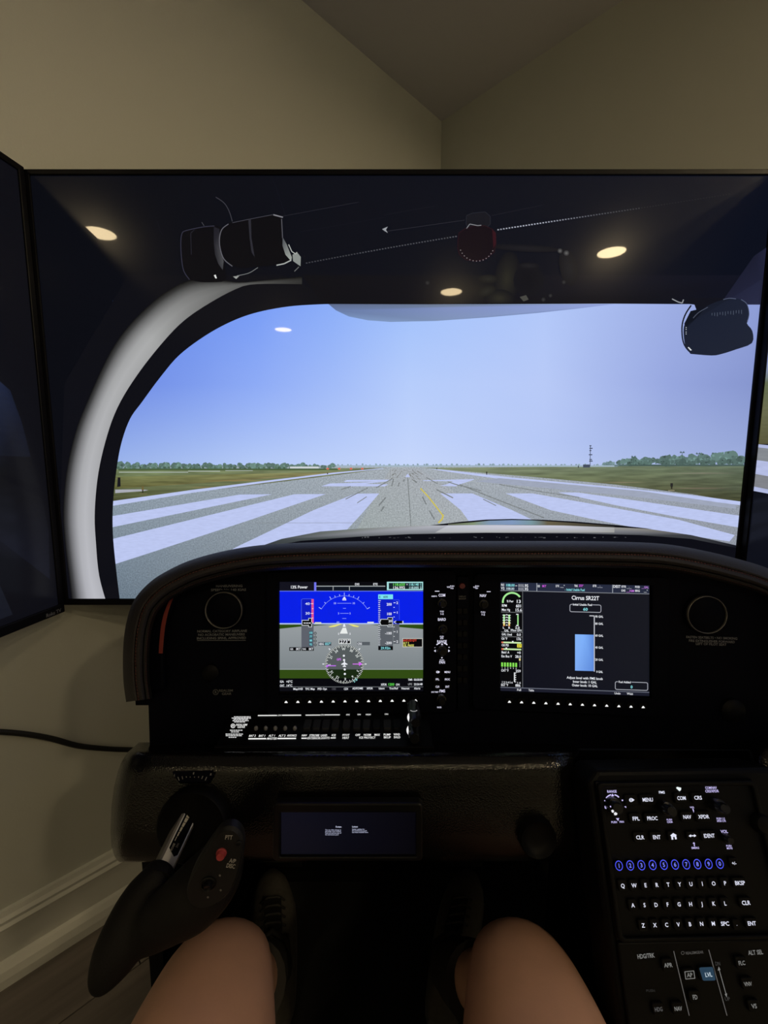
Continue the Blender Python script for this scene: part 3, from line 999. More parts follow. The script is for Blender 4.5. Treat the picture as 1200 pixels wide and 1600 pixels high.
a0, a1 = 0.012, 1.443
zb, zt = LB+0.02, LT-0.012
rp.local([(a0, zb), (a1, zb), (a1, zt), (a0, zt)], (12, 14, 22), sd)
lev = [(560, (150,165,214)), (600, (96,106,76)), (640, (104,106,76)), (690, (90,88,56)), (694, (86,82,52))]
zs = [zpx(1190, yy) for yy, _ in lev]
rp.local([(a0, zs[0]), (a1, zs[0]), (a1, zs[0]+0.12), (a0, zs[0]+0.16)], None, sd, cols=[(168,180,224), (168,180,224), (120,140,208), (120,140,208)])
for i in range(len(lev)-1):
    rp.local([(a0, zs[i+1]), (a1, zs[i+1]), (a1, zs[i]), (a0, zs[i])], None, sd, cols=[lev[i+1][1], lev[i+1][1], lev[i][1], lev[i][1]])
for y0, y1, c in ((694, 699, (176,184,222)), (699, 719, (132,136,142)), (719, 741, (180,188,226)), (741, 761, (128,130,136)), (761, 770, (176,184,222))):
    rp.local([(a0, zpx(1190, y1)), (a1, zpx(1190, y1)-0.22), (a1, zpx(1190, y0)-0.18), (a0, zpx(1190, y0))], c, sd)
rp.local([(a0, zb), (a1, zb), (a1, zpx(1190, 771)-0.25), (0.10, zpx(1190, 775)), (a0, zpx(1190, 768))], (13, 15, 24), sd)
rp.build('screen_picture', sc)

# floor stand carrying the televisions, hidden behind them
st = thing('television_stand', (0.06, 1.26, 0), 'black steel floor stand behind the big television', 'stand')
m = MB(); m.box((-0.17, 1.19, 0.0), (0.31, 1.40, 0.02)); m.build('base', M['steel'], st)
for x in (-0.12, 0.24):
    m = MB(); m.box((x-0.02, 1.24, 0.02), (x+0.02, 1.28, 1.45)); m.build('upright', M['steel'], st)
m = MB(); m.box((-0.30, 0.987, 1.20), (0.36, 1.24, 1.24)); m.build('mount_rail', M['steel'], st)

# cable along the left wall
pts = []
for px, py in catmull([(-60, 1141), (0, 1143.5), (40, 1147), (80, 1154), (120, 1165), (160, 1169.5), (200, 1171.5), (260, 1172)], 4):
    a, b = wall_l.loc(px, py, 0.010)
    pts.append(wall_l.w(a, b, 0.010))
m = MB(); m.tube(pts, 0.0062, 8)
tag(m.build('power_cable', M['cable'], None, True), 'black power cable running across the left wall', 'cable')

# ------------------------------------------------------------------ cockpit shell
cock = thing('cockpit_panel', (0, 0.60, 0.0), 'black simulator cockpit panel with leather-padded hood and grained bolster', 'cockpit')

# hood: a padded leather roll swept along its outline
path = catmull([(197, 1097), (192.5, 1060), (192.5, 1010), (198, 970), (210, 937), (235, 909), (265, 890), (300, 874.5), (350, 861), (410, 851.5), (500, 847), (600, 845.5), (750, 845.5), (900, 845.5),
                (1000, 847.5), (1050, 851.5), (1100, 860.5), (1150, 872.5), (1200, 888), (1240, 910), (1265, 945), (1278, 990), (1282, 1040), (1280, 1097)], 6)


def inset(path, d):
    out = []
    for i, p in enumerate(path):
        q0 = path[max(i-1, 0)]; q1 = path[min(i+1, len(path)-1)]
        tx, ty = q1[0]-q0[0], q1[1]-q0[1]
        l = math.hypot(tx, ty)
        out.append((p[0]-ty/l*d, p[1]+tx/l*d))
    return out


def sweep(name, sec, mat, parent, smooth=True, p=path):
    m = MB()
    rows_ = []
    for d, dep in sec:
        rows_.append([P(x, y, dep) for x, y in inset(p, d)])
    n = len(p)
    v = [q for r in rows_ for q in r]
    f = []
    for k in range(len(sec)-1):
        for i in range(n-1):
            f.append([k*n+i, (k+1)*n+i, (k+1)*n+i+1, k*n+i+1])
    f.append([k*n for k in range(len(sec))])
    f.append([k*n+n-1 for k in range(len(sec))][::-1])
    m.add(v, f)
    return m.build(name, mat, parent, smooth, 50)


hood = sweep('hood', [(8, 0.74), (3, 0.70), (0.5, 0.665), (0, 0.645), (1.5, 0.625), (5, 0.610), (10, 0.600), (15, 0.595), (17.5, 0.596), (18.5, 0.600), (19.5, 0.596), (22, 0.592), (26, 0.591),
                      (29.5, 0.594), (31, 0.600), (31.5, 0.612), (34, 0.628), (36, 0.652), (30, 0.70), (8, 0.74)], M['hood_top'], cock)
lip = sweep('hood_lip', [(30.5, 0.604), (32.5, 0.598), (36, 0.599), (39, 0.604), (41, 0.615), (42, 0.656), (33, 0.656)], M['leather'], cock)


def stitches(name, d, dep, every, length, w, parent, mat):
    pth = resample(inset(path, d), 1200)
    m = MB()
    acc = 0; i = 0
    total = sum(math.hypot(pth[j+1][0]-pth[j][0], pth[j+1][1]-pth[j][1]) for j in range(len(pth)-1))
    cnt = int(total/every)
    rs_ = resample(pth, cnt*10)
    for k in range(cnt):
        p0, p1 = rs_[k*10], rs_[min(k*10+int(10*length), len(rs_)-1)]
        a, b = P(*p0, dep), P(*p1, dep)
        t = (b-a).normalized(); s = t.cross(FWD).normalized()*w
        nrm = -FWD*0.0009
        m.add([a-s, b-s+s*0.6, b+s*1.6, a+s, a+nrm, b+nrm], [(0,1,5,4),(4,5,2,3),(0,4,3),(1,2,5)])
    return tag(m.build(name, mat, parent), kind='stuff')


stitches('stitching', 20.0, 0.5945, 5.0, 0.62, 0.0009, hood, M['stitch'])
stitches('stitching', 36.5, 0.5985, 4.2, 0.6, 0.0004, lip, M['stitch'])

# fascia in two leaves, slightly turned towards each other
PSI1, PSI2 = math.radians(1.6), math.radians(-4.7)
pf = Surf(P(549, 995, 0.650), Vector((math.cos(PSI1), math.sin(PSI1), 0)), UP)
j0 = pf.loc(732, 1000)
jw = pf.w(*j0)
mf = Surf(jw, Vector((math.cos(PSI2), math.sin(PSI2), 0)), UP)


def outline(s, pts, h=0.0):
    return [s.loc(x, y, h) for x, y in pts]


m = MB()
m.prism(pf, outline(pf, [(212, 1102), (208, 1060), (209, 1000), (216, 965), (232, 935), (262, 908), (310, 886), (400, 866), (600, 858), (732, 857), (732, 1168), (234, 1168), (232, 1102)]), -0.09, 0.0)
m.build('fascia', M['fascia'], cock)
m = MB()
m.prism(mf, outline(mf, [(732, 857), (900, 857), (1010, 862), (1120, 880), (1210, 912), (1245, 945), (1262, 1000), (1264, 1100), (1240, 1102), (1240, 1172), (732, 1168)]), -0.09, 0.0)
m.build('fascia', M['fascia'], cock)

# red leather strip at the left
strip = catmull([(285, 913), (277, 921), (268, 936), (260, 956), (255, 978), (252.5, 1000), (251, 1021)], 5)
m = MB(); v = []; f = []
for i, (x, y) in enumerate(strip):
    t = i/(len(strip)-1)
    w = 0.6 + 2.6*min(1, t*1.7)
    for dx, dep in ((-w, 0.636), (-w, 0.630), (w, 0.629), (w, 0.636)):
        v.append(P(x+dx, y+dx*0.3*(1-t), dep))
n = len(strip)
for i in range(n-1):
    for k in range(4):
        f.append([i*4+k, i*4+(k+1) % 4, (i+1)*4+(k+1) % 4, (i+1)*4+k])
f += [[0, 1, 2, 3], [(n-1)*4+k for k in (3, 2, 1, 0)]]
m.add(v, f)
m.build('accent_strip', M['red'], cock)
# black cheek inside the hood that carries the strip
m = MB()
m.prism(pf, outline(pf, [(228, 965), (240, 940), (262, 918), (290, 905), (300, 910), (280, 935), (268, 962), (262, 995), (261, 1030), (263, 1075), (228, 1075), (224, 1010)]), 0.0, 0.012)
bevel(m.build('cheek', M['fascia'], cock), 0.004)


# air vents
def vent(s, px, py, r):
    a, b = s.loc(px, py, 0.01)
    k = s.k(px, py)[0]
    R = r*k
    m = MB(); m.lathe(s, a, b, [(R*1.10, 0.0), (R*1.08, 0.006), (R*0.9, 0.008), (R*0.55, 0.011), (R*0.2, 0.012)], 40)
    o = m.build('air_vent', M['fascia'], cock, True, 40)
    m = MB()
    pr = [(R*0.972, 0.006), (R*0.98, 0.0095), (R*1.0, 0.0102), (R*1.018, 0.0095), (R*1.025, 0.006)]
    m.lathe(s, a, b, pr, 48, caps=False)
    m.build('vent_ring', M['ring'], o, True)


vent(pf, 349, 954, 28)
vent(mf, 1106, 961, 30)

# printed placards
def placard(s, lines, mat=None):
    for txt, x, y, h, w, rot, col in lines:
        p = Pic(s, 0.0006, 3e-5)
        p.text(txt, x, y, h, col, mat or M['ink'], w=w, rot=rot)
        p.build('placard_line', cock)


G1 = (112, 114, 120)
placard(pf, [('MANEUVERING', 358, 915.5, 3.6, 42, 0, G1), ('SPEED: Vo 140 KIAS', 357, 921.5, 3.6, 55, 0, G1),
             ('NORMAL CATEGORY AIRPLANE', 347, 986, 3.6, 78, 0, G1), ('NO ACROBATIC MANEUVERS', 346, 991.5, 3.6, 73, 0, G1),
             ('INCLUDING SPINS, APPROVED', 346, 997, 3.6, 77, 0, G1), ('REALSIM', 353, 1079, 3.6, 22, 0, (96, 96, 96)), ('GEAR', 354, 1084, 3.6, 15, 0, (96, 96, 96)),
             ('REALSIMGEAR', 548, 899.5, 3.4, 40, 0, (70, 70, 72))])
g = Pic(pf, 0.0006, 3e-5)
g.ring(337, 1081.5, 3.6, 4.4, (96, 96, 96), M['ink']); g.text('R', 337, 1081.5, 4, (96, 96, 96), M['ink'])
g.build('placard_logo', cock)
g = Pic(pf, 0.0006, 3e-5); g.rect(308, 1000.3, 384, 1001.0, G1, M['ink']); g.build('placard_rule', cock)
placard(mf, [('FASTEN SEATBELTS \u2022 NO SMOKING', 1112, 996.5, 3.6, 80, 0, G1), ('FIRE EXTINGUISHER FORWARD', 1112, 1002.0, 3.6, 72, 0, G1),
             ('LEFT OF PILOT SEAT', 1111, 1006.5, 3.6, 48, 0, G1), ('REALSIMGEAR', 896, 902, 3.4, 40, 0, (60, 60, 62))])
# small key lock plate low on the right
a, b = mf.loc(1142, 1108)
m = MB(); m.lathe(mf, a, b, [(0.016, 0), (0.016, 0.006), (0.012, 0.010), (0.004, 0.011)], 24); m.build('lock', M['black'], cock, True, 40)
a, b = pf.loc(330, 1050)
m = MB(); m.lathe(pf, a, b, [(0.012, 0), (0.012, 0.004), (0.009, 0.006), (0.002, 0.007)], 24); m.build('lock', M['black'], cock, True, 40)

# grained bolster below the panel
sec = [(1160, 0.652), (1164, 0.640), (1168, 0.612), (1172, 0.586), (1175, 0.5575), (1179, 0.5515), (1183, 0.5480), (1188, 0.5452), (1193, 0.5428), (1198, 0.5408), (1204, 0.5391), (1212, 0.5378), (1230, 0.5358), (1260, 0.534), (1300, 0.528), (1325, 0.530), (1338, 0.536), (1345, 0.548), (1347, 0.570), (1340, 0.62), (1300, 0.66)]
sil = [(1090, 232), (1150, 228), (1162, 215), (1175, 200), (1190, 190), (1205, 184), (1230, 178), (1260, 174), (1310, 172), (1330, 175), (1342, 181), (1352, 192)]


def edge(y, table):
    for i in range(len(table)-1):
        if table[i][0] <= y <= table[i+1][0]:
            t = (y-table[i][0])/(table[i+1][0]-table[i][0])
            return table[i][1]*(1-t)+table[i+1][1]*t
    return table[0][1] if y < table[0][0] else table[-1][1]


def bolster(name, xl, xr_, flip_left, flip_right, secs=sec, parent=cock):
    cols = []
    inl = [(0, 0.055), (1.5, 0.036), (5, 0.020), (11, 0.009), (20, 0.003), (32, 0.0)]
    for j, (y, d) in enumerate(secs):
        L, R = xl(y), xr_(y)
        yy = y + (6 if 1200 < y < 1330 else 0)*0
        r = [P(L+dx, yy, d+dd if flip_left else d) for dx, dd in inl]
        r += [P(L+32+(R-L-64)*k/30, yy, d) for k in range(1, 30)]
        r += [P(R-dx, yy, d+dd if flip_right else d) for dx, dd in inl[::-1]]
        cols.append(r)
    n = len(cols[0]); m = MB(); f = []
    for k in range(len(cols)-1):
        for i in range(n-1): f.append([k*n+i, (k+1)*n+i, (k+1)*n+i+1, k*n+i+1])
    f.append([k*n for k in range(len(cols))]); f.append([k*n+n-1 for k in range(len(cols))][::-1])
    m.add([q for r in cols for q in r], f)
    return m.build(name, M['vinyl'], parent, True, 55)


bol = bolster('bolster', lambda y: edge(y, sil), lambda y: 905 + max(0, (y-1200))*0.09, True, True)
sec2 = [(y-14+(0 if y < 1200 else 6), d) for y, d in sec]
bol2 = bolster('bolster', lambda y: 1172 - max(0, (y-1180))*0.05, lambda y: 1325, True, True, sec2)

front = Surf(P(600, 1262, 0.5285), Vector((1, 0, 0)), P(600, 1220, 0.534)-P(600, 1300, 0.528))


# round sockets for the side yokes
def socket(px, py, R, parent):
    a, b = front.loc(px, py)
    m = MB()
    m.lathe(front, a, b, [(R, -0.006), (R*0.99, 0.006), (R*0.92, 0.009), (R*0.82, 0.007), (R*0.62, 0.0025), (R*0.2, 0.002)], 48, caps=True)
    return m.build('yoke_socket', M['black'], parent, True, 60)


socket(303, 1288, 0.0425, cock)
socket(838, 1306, 0.022, cock)

# trim scale on the crest of the bolster
tr = Surf(P(301, 1210, 0.536), Vector((1, 0, 0)), P(300, 1197, 0.545)-P(300, 1216, 0.535))
m = MB(); m.prism(tr, outline(tr, [(270, 1206), (333, 1204.5), (334, 1211), (325, 1222), (279, 1222), (271, 1211)]), -0.006, 0.0012)
ts = m.build('trim_scale', M['fascia'], cock)
p = Pic(tr, 0.0014, 3e-5)
GT = (150, 146, 140)
for x0, y0, x1, y1 in ((278, 1214, 280, 1219.5), (284.5, 1213, 285.5, 1217.5), (291, 1213, 291.4, 1215), (297, 1213.5, 297.3, 1214.8), (304, 1213.5, 303.7, 1214.8), (310.5, 1213, 310, 1215.2), (317, 1212.5, 315, 1217), (323, 1214, 320.5, 1219.5)):
    p.line([(x0, y0), (x1, y1)], 1.1, GT, M['ink'])
p.text('L', 273, 1211, 3.4, GT, M['ink']); p.text('R', 329.5, 1210, 3.4, GT, M['ink']); p.line([(303, 1206.5), (302, 1210)], 1.6, GT, M['ink'])
p.build('scale_marks', ts)

# stand under the panel
m = MB(); m.box((-0.368, 0.60, 0.0), (-0.346, 1.16, 0.66)); m.build('side_panel', M['black'], cock)
m = MB(); m.box((0.62, 0.60, 0.0), (0.642, 1.16, 0.66)); m.build('side_panel', M['black'], cock)
m = MB(); m.box((-0.346, 1.145, 0.0), (0.62, 1.165, 0.66)); m.build('kick_panel', M['black'], cock)
m = MB(); m.box((-0.368, 0.66, 0.662), (0.642, 1.165, 0.68)); m.build('cross_panel', M['black'], cock)
m = MB(); m.box((-0.344, 0.58, 0.0), (0.618, 1.143, 0.016)); m.build('footwell_mat', M['seat'], cock)

# ------------------------------------------------------------------ flight displays
LIT = M['lit']; SCR = M['screen']
WT = (235, 238, 245)


def rect_local(s, x0, y0, x1, y1, h=0.0):
    a0, b1 = s.loc(x0, y0, h); a1, b0 = s.loc(x1, y1, h)
    return min(a0, a1), min(b0, b1), max(a0, a1), max(b0, b1)


def knob(s, px, py, r, hgt, parent, name='knob', mat=None, base=0.0, flute=0):
    a, b = s.loc(px, py, base+hgt*0.5)
    k = s.k(px, py)[0]; R = r*k
    m = MB(); m.lathe(s, a, b, [(R, 0), (R, hgt*0.55), (R*0.72, hgt*0.58), (R*0.70, hgt*0.92), (R*0.60, hgt), (R*0.15, hgt)], 22, h=base)
    return m.build(name, mat or M['knob'], parent, True, 35)


def button(s, px, py, w, h, hgt, parent, name='button', mat=None, base=0.0, r=0.35):
    kx, ky = s.k(px, py)
    a, b = s.loc(px, py, base+hgt)
    m = MB(); hw, hh = w*kx/2, h*ky/2
    m.prism(s, rounded(a-hw, b-hh, a+hw, b+hh, min(hw, hh)*r, 2), base, base+hgt, top_inset=(min(hw, hh)*0.12, base+hgt*0.8))
    return m.build(name, mat or M['key'], parent)


def unit(name, s, rectpx, scrpx, label, cat):
    x0, y0, x1, y1 = rect_local(s, *rectpx)
    t = thing(name, s.w((x0+x1)/2, y0, 0.0), label, cat)
    o = rounded(x0, y0, x1, y1, 0.008, 5)
    sx0, sy0, sx1, sy1 = rect_local(s, *scrpx, h=0.002)
    i = rounded(sx0, sy0, sx1, sy1, 0.001, 5)
    m = MB(); m.frame(s, o, i, 0.0, 0.0075)
    bevel(m.build('bezel', M['fascia'], t), 0.0012)
    m = MB(); m.sbox(s, sx0-0.001, sx1+0.001, sy0-0.001, sy1+0.001, 0.0004, 0.0016)
    scn = m.build('screen', M['black'], t)
    return t, scn


pfd, pscr = unit('flight_display', pf, (418, 893, 712, 1110), (436, 908.5, 662, 1080.5),
                 'left flight display in the panel, showing blue sky and grey ground horizon', 'display')
p = Pic(pf, 0.0018, 8e-6)
BKS = (4, 5, 12)
p.rect(436.5, 909, 661.5, 1080, BKS, SCR)
BLU = (2, 30, 232)
p.rect(437, 923, 661, 975, BLU, SCR)
p.rect(437, 923, 661, 924.2, (96, 116, 226), SCR)
p.rect(437, 975, 661, 1046, None, SCR, cols=[(150,156,160), (150,156,160), (124,132,136), (124,132,136)])
p.poly([(437, 976), (518, 976), (470, 979), (437, 982.5)], (42, 74, 14), SCR)
p.poly([(578, 976), (661, 976), (661, 983), (620, 979.5)], (42, 74, 14), SCR)
p.rect(437, 973.6, 661, 975.2, (176, 196, 246), SCR)
p.rect(437, 1046, 661, 1060, (48, 74, 18), SCR); p.rect(437, 1045.2, 661, 1046.4, (150, 158, 160), SCR)
p.rect(437, 909, 490.5, 922.4, (14, 15, 28), SCR)
p.text('13% Power', 467, 917.2, 4.6, WT, SCR, w=27)
p.rect(490.8, 909.8, 494.2, 923.5, (112, 116, 236), SCR)
p.rect(494.2, 915.2, 602, 916.6, (156, 162, 166), SCR); p.rect(494.2, 916.6, 602, 922, (10, 18, 30), SCR)
for x in (520.5, 546): p.rect(x-0.5, 916, x+0.5, 922.5, (170, 176, 178), SCR)
p.text('DIS', 558, 912.7, 3.2, WT, SCR, w=7); p.text('ETE', 586.5, 912.7, 3.2, WT, SCR, w=7)
p.rect(604.5, 909, 661, 922.2, (166, 222, 222), SCR)
p.rect(607.5, 910.8, 659.5, 920.4, (20, 34, 40), SCR)
p.text('118.650', 623, 913.3, 3.9, (110, 226, 96), SCR, w=19.5); p.text('118.140 1', 648.5, 913.3, 3.6, (150, 232, 232), SCR, w=20)
p.text('136.992', 623, 918.2, 3.9, WT, SCR, w=19.5); p.text('118.005 2', 648.5, 918.2, 3.4, (190, 232, 236), SCR, w=20)
p.text('+', 636, 913.3, 3.0, WT, SCR)
# airspeed tape
p.rect(471, 935.5, 490, 975, (10, 26, 190), SCR); p.rect(471, 975, 490, 1014, (92, 96, 106), SCR)
p.line([(471, 975), (471, 937), (473, 935.6), (488, 935.6)], 0.7, (76, 96, 226), SCR)
p.rect(486.6, 936, 490.2, 974, (222, 84, 152), SCR)
p.text('40', 480.5, 943.3, 3.9, (214, 222, 250), SCR, w=7); p.text('30', 480.5, 958.3, 3.9, (214, 222, 250), SCR, w=7)
for y, w in ((943.3, 4), (951, 2), (958.4, 4), (965.6, 2)): p.rect(489.5-w, y-0.4, 489.5, y+0.4, WT, SCR)
p.poly([(471.5, 968.8), (481.8, 968.8), (481.8, 965.6), (487.2, 965.6), (487.2, 972), (490.3, 973.5), (487.2, 975), (487.2, 980), (481.8, 980), (481.8, 977.4), (471.5, 977.4)], (214, 220, 220), SCR)
p.poly([(472.3, 969.6), (482.6, 969.6), (482.6, 966.4), (486.4, 966.4), (486.4, 972), (488.6, 973.5), (486.4, 975), (486.4, 979.2), (482.6, 979.2), (482.6, 976.6), (472.3, 976.6)], (2, 3, 6), SCR)
for k in range(3): p.rect(474.4+k*4, 972.9, 477.6+k*4, 974.2, WT, SCR)
CY = (140, 228, 236)
for k, s_ in enumerate(('103', '77', '88', '92')):
    y = 988.7 + 6*k
    p.rect(483, y-2.6, 488.5, y+2.6, (48, 84, 100), SCR); p.text(s_, 485.6, y, 3.2, CY, SCR, w=5.5 if k == 0 else 4)
    p.ring(492.5, y+0.8, 1.3, 2.2, (10, 12, 16), SCR, n=12)
for x0, x1, s1 in ((452, 470.4, 'GS'), (471.6, 490.4, 'TAS')):
    p.rect(x0, 1011.3, x1, 1016.8, (4, 6, 10), SCR)
    p.text(s1, x0+3.6, 1014.1, 2.6, WT, SCR, w=4.8 if s1 == 'GS' else 5.6); p.text('0KT', x1-4.4, 1014, 3.6, WT, SCR, w=7)
# attitude arc
p.ring(538, 972, 40.7, 41.4, (120, 140, 240), SCR, n=40, a0=30, a1=150)
for a_, l in ((30, 5), (45, 3), (60, 5), (70, 3), (80, 3), (90, 5), (100, 3), (110, 3), (120, 5), (135, 3), (150, 5)):
    t = math.radians(a_)
    p.line([(538+41*math.cos(t), 972-41*math.sin(t)), (538+(41+l)*math.cos(t), 972-(41+l)*math.sin(t))], 0.8, (180, 194, 246), SCR)
p.poly([(538, 931.8), (541, 936), (535, 936)], WT, SCR); p.rect(535, 936.6, 541, 938, WT, SCR)
for y, x0, x1 in ((942.6, 527, 549), (950.5, 536, 540.5), (958.4, 531.5, 545), (966.4, 534.8, 541)):
    p.rect(x0, y-0.4, x1, y+0.4, (130, 150, 240), SCR)
for x in (523, 552.5): p.text('10', x, 942.6, 3.0, (170, 184, 246), SCR, w=4)
for x in (529, 547): p.text('5', x, 958.4, 3.0, (150, 170, 244), SCR); p.text('5', x, 990.3, 3.0, WT, SCR)
p.text('00', 528, 972.4, 2.8, (150, 170, 244), SCR, w=4.5)
p.poly([(513, 979.4), (520, 977.2), (532, 974.6), (534.5, 975.0), (523, 979.4), (516, 980.2)], (232, 226, 120), SCR)
p.poly([(544, 975), (552, 976), (561.5, 978.6), (559, 979.8), (552, 978.8)], (232, 226, 120), SCR)
p.rect(492, 972.2, 502, 974.6, (214, 220, 190), SCR); p.rect(574, 971.6, 584, 973.6, (226, 230, 226), SCR)
p.poly([(537, 975), (538.6, 975), (540.2, 979.5), (535.6, 979.5)], WT, SCR); p.poly([(535.4, 981), (540.6, 981), (543.4, 990), (530.8, 990)], (232, 236, 234), SCR)
# heading indicator
HX, HY, HR = 538.2, 1037.6, 30.5
def arcpoly(y0, y1, r, n=40):
    pts = []
    for i in range(n):
        t = 2*math.pi*i/n
        pts.append((HX+r*math.cos(t), min(max(HY+r*math.sin(t), y0), y1)))
    return pts
p.poly(arcpoly(0, 1046, HR), (84, 90, 92), SCR); p.poly(arcpoly(1046, 1060, HR), (24, 40, 18), SCR); p.poly(arcpoly(1060, 1072.6, HR), (5, 6, 12), SCR)
p.h += p.step
for k in range(72):
    t = math.radians(k*5+2)
    r0 = HR-(4.2 if k % 2 == 0 else 2.6)
    p.line([(HX+r0*math.cos(t), HY+r0*math.sin(t)), (HX+HR*math.cos(t), HY+HR*math.sin(t))], 0.75 if k % 2 else 0.95, (226, 230, 226), SCR, up=False)
for k, s_ in enumerate(('W', '30', '33', 'N', '3', '6', 'E', '12', '15', 'S', '21', '24')):
    t = math.radians(90 - 30*k + 3)
    p.text(s_, HX+23.6*math.cos(t), HY-23.6*math.sin(t), 3.8, (222, 228, 226), SCR, rot=-30*k+3)
for t_ in (0, 45, 135, 180):
    t = math.radians(t_); p.line([(HX+(HR+1)*math.cos(t), HY-(HR+1)*math.sin(t)), (HX+(HR+4)*math.cos(t), HY-(HR+4)*math.sin(t))], 1.3, WT, SCR)
p.text('GPS', 529.4, 1030.3, 3.4, (214, 110, 246), SCR, w=7)
p.rect(510, 1039.6, 525, 1041, (196, 112, 246), SCR); p.poly([(513, 1041), (511, 1043), (509, 1041), (513, 1037.8)], (196, 112, 246), SCR)
p.rect(551, 1037, 562, 1038.2, (224, 120, 250), SCR); p.poly([(561, 1034.2), (566.4, 1037.3), (561, 1040.6)], (216, 96, 246), SCR)
p.rect(537.3, 1031, 539, 1041.6, WT, SCR); p.poly([(533.2, 1037.5), (538.1, 1034.6), (543, 1037.5), (543, 1038.6), (533.2, 1038.6)], WT, SCR); p.rect(535.6, 1040.4, 540.6, 1042, WT, SCR)
for x, y in ((537.3, 1024.6), (537.6, 1031.2), (538.6, 1046), (538.8, 1053)): p.disc(x, y, 1.7, WT, SCR, n=12)
p.rect(529.4, 998.4, 547.8, 1006, (230, 234, 232), SCR); p.rect(530.3, 999.2, 546.9, 1005.2, (2, 4, 8), SCR)
p.text('273\u00b0', 538.9, 1002.2, 5.0, WT, SCR, w=15)
p.rect(497.2, 1003.4, 517.6, 1008.8, (70, 82, 92), SCR); p.text('HDG', 502, 1006.2, 3.4, WT, SCR, w=7.6); p.text('057\u00b0', 512.4, 1006, 3.7, CY, SCR, w=9)
p.rect(558, 1003, 578, 1008.2, (86, 92, 98), SCR); p.text('CRS', 562, 1005.8, 3.4, WT, SCR, w=7)
p.text('2 B', 555, 1063, 3.6, (140, 220, 220), SCR, w=7, rot=35)
# altitude tape
p.rect(591, 936, 614, 975, (8, 28, 196), SCR); p.rect(591, 975, 614, 1010, (90, 95, 102), SCR)
p.rect(591, 928.8, 614, 936.2, (120, 224, 240), SCR); p.text('600', 602.4, 932.6, 3.2, (30, 70, 90), SCR, w=7); p.rect(593, 930.8, 593.9, 934.6, (30, 60, 80), SCR)
p.h += p.step
for k in range(24):
    y = 938.5 + k*3.0
    p.rect(591, y-0.4, 594 if k % 5 else 595, y+0.5, (226, 232, 240), SCR, up=False)
for s_, y in (('200', 944.2), ('100', 959.2), ('-100', 989.4), ('-200', 1004.6)): p.text(s_, 608 if s_[0] != '-' else 606.8, y, 4.0, WT, SCR, w=8 if s_[0] != '-' else 10.4)
p.poly([(593, 972.5), (595, 967.2), (605.5, 967.2), (605.5, 964.6), (613.8, 964.6), (613.8, 979.8), (605.5, 979.8), (605.5, 977.4), (595, 977.4)], (210, 218, 222), SCR)
p.poly([(594, 972.5), (595.8, 968), (606.3, 968), (606.3, 965.4), (613, 965.4), (613, 979), (606.3, 979), (606.3, 976.6), (595.8, 976.6)], (2, 3, 7), SCR)
p.text('20', 609.6, 970.2, 3.9, WT, SCR, w=5.6); p.text('00', 609.6, 976.6, 3.2, (200, 204, 210), SCR, w=5.6)
p.rect(591, 1009.6, 614, 1015.8, (3, 5, 9), SCR); p.text('29.92in', 602.4, 1012.6, 3.6, CY, SCR, w=15)
p.rect(614.4, 937, 624, 975, (12, 34, 206), SCR); p.rect(614.4, 975, 624, 1006, (92, 97, 104), SCR)
p.line([(614.4, 937), (623.6, 937.4), (624, 968)], 0.5, (70, 96, 230), SCR)
for s_, y in (('2', 941.8), ('1', 957), ('1', 987), ('2', 1002.4)): p.text(s_, 620.6, y, 3.7, WT, SCR); p.rect(614.8, y-0.4, 618, y+0.4, WT, SCR)
for y in (949, 964, 979.6, 994.4): p.rect(614.8, y-0.4, 616.6, y+0.4, WT, SCR)
p.poly([(617, 971.8), (620, 970), (629, 970), (629, 974), (620, 974)], (2, 4, 10), SCR); p.line([(619, 970), (615.4, 971.9), (619, 974.2)], 0.8, WT, SCR)
p.rect(628.6, 970.2, 630.4, 974.6, (196, 206, 226), SCR)
p.rect(628.8, 997.4, 660.4, 1011.3, (206, 204, 196), SCR); p.rect(629.6, 998.2, 659.6, 1010.5, (3, 4, 8), SCR)
p.text('ANTI ICE QTY', 640.3, 1000.6, 3.2, (226, 70, 52), SCR, w=21); p.text('ALT 2', 634.4, 1004.7, 3.2, (228, 228, 110), SCR, w=9); p.text('OIL PRESS', 638.2, 1008.6, 3.2, (228, 228, 110), SCR, w=17)
p.text('ISA', 440.4, 1065, 3.4, WT, SCR, w=6); p.text('+0\u00b0C', 452, 1065, 3.6, WT, SCR, w=10); p.text('OAT', 440.7, 1071.2, 3.4, WT, SCR, w=7); p.text('14\u00b0C', 452, 1071.2, 3.6, WT, SCR, w=9.6)
p.text('TMR', 641, 1062, 3.0, WT, SCR, w=7); p.text('00:00:00', 653.4, 1062, 3.2, WT, SCR, w=13.5)
p.text('XPDR', 599.6, 1069.6, 3.4, WT, SCR, w=9); p.text('1200', 611, 1069.3, 3.8, (96, 220, 84), SCR, w=10); p.text('ON', 621.3, 1069.6, 3.2, WT, SCR, w=6)
p.text('UTC', 640.8, 1069, 3.0, (176, 178, 184), SCR, w=6.6); p.text('23:26:48', 653.4, 1069, 3.2, WT, SCR, w=13.5)
p.rect(437, 1072.9, 661, 1073.6, (120, 124, 130), SCR); p.rect(437, 1073.8, 661, 1080, (9, 10, 18), SCR)
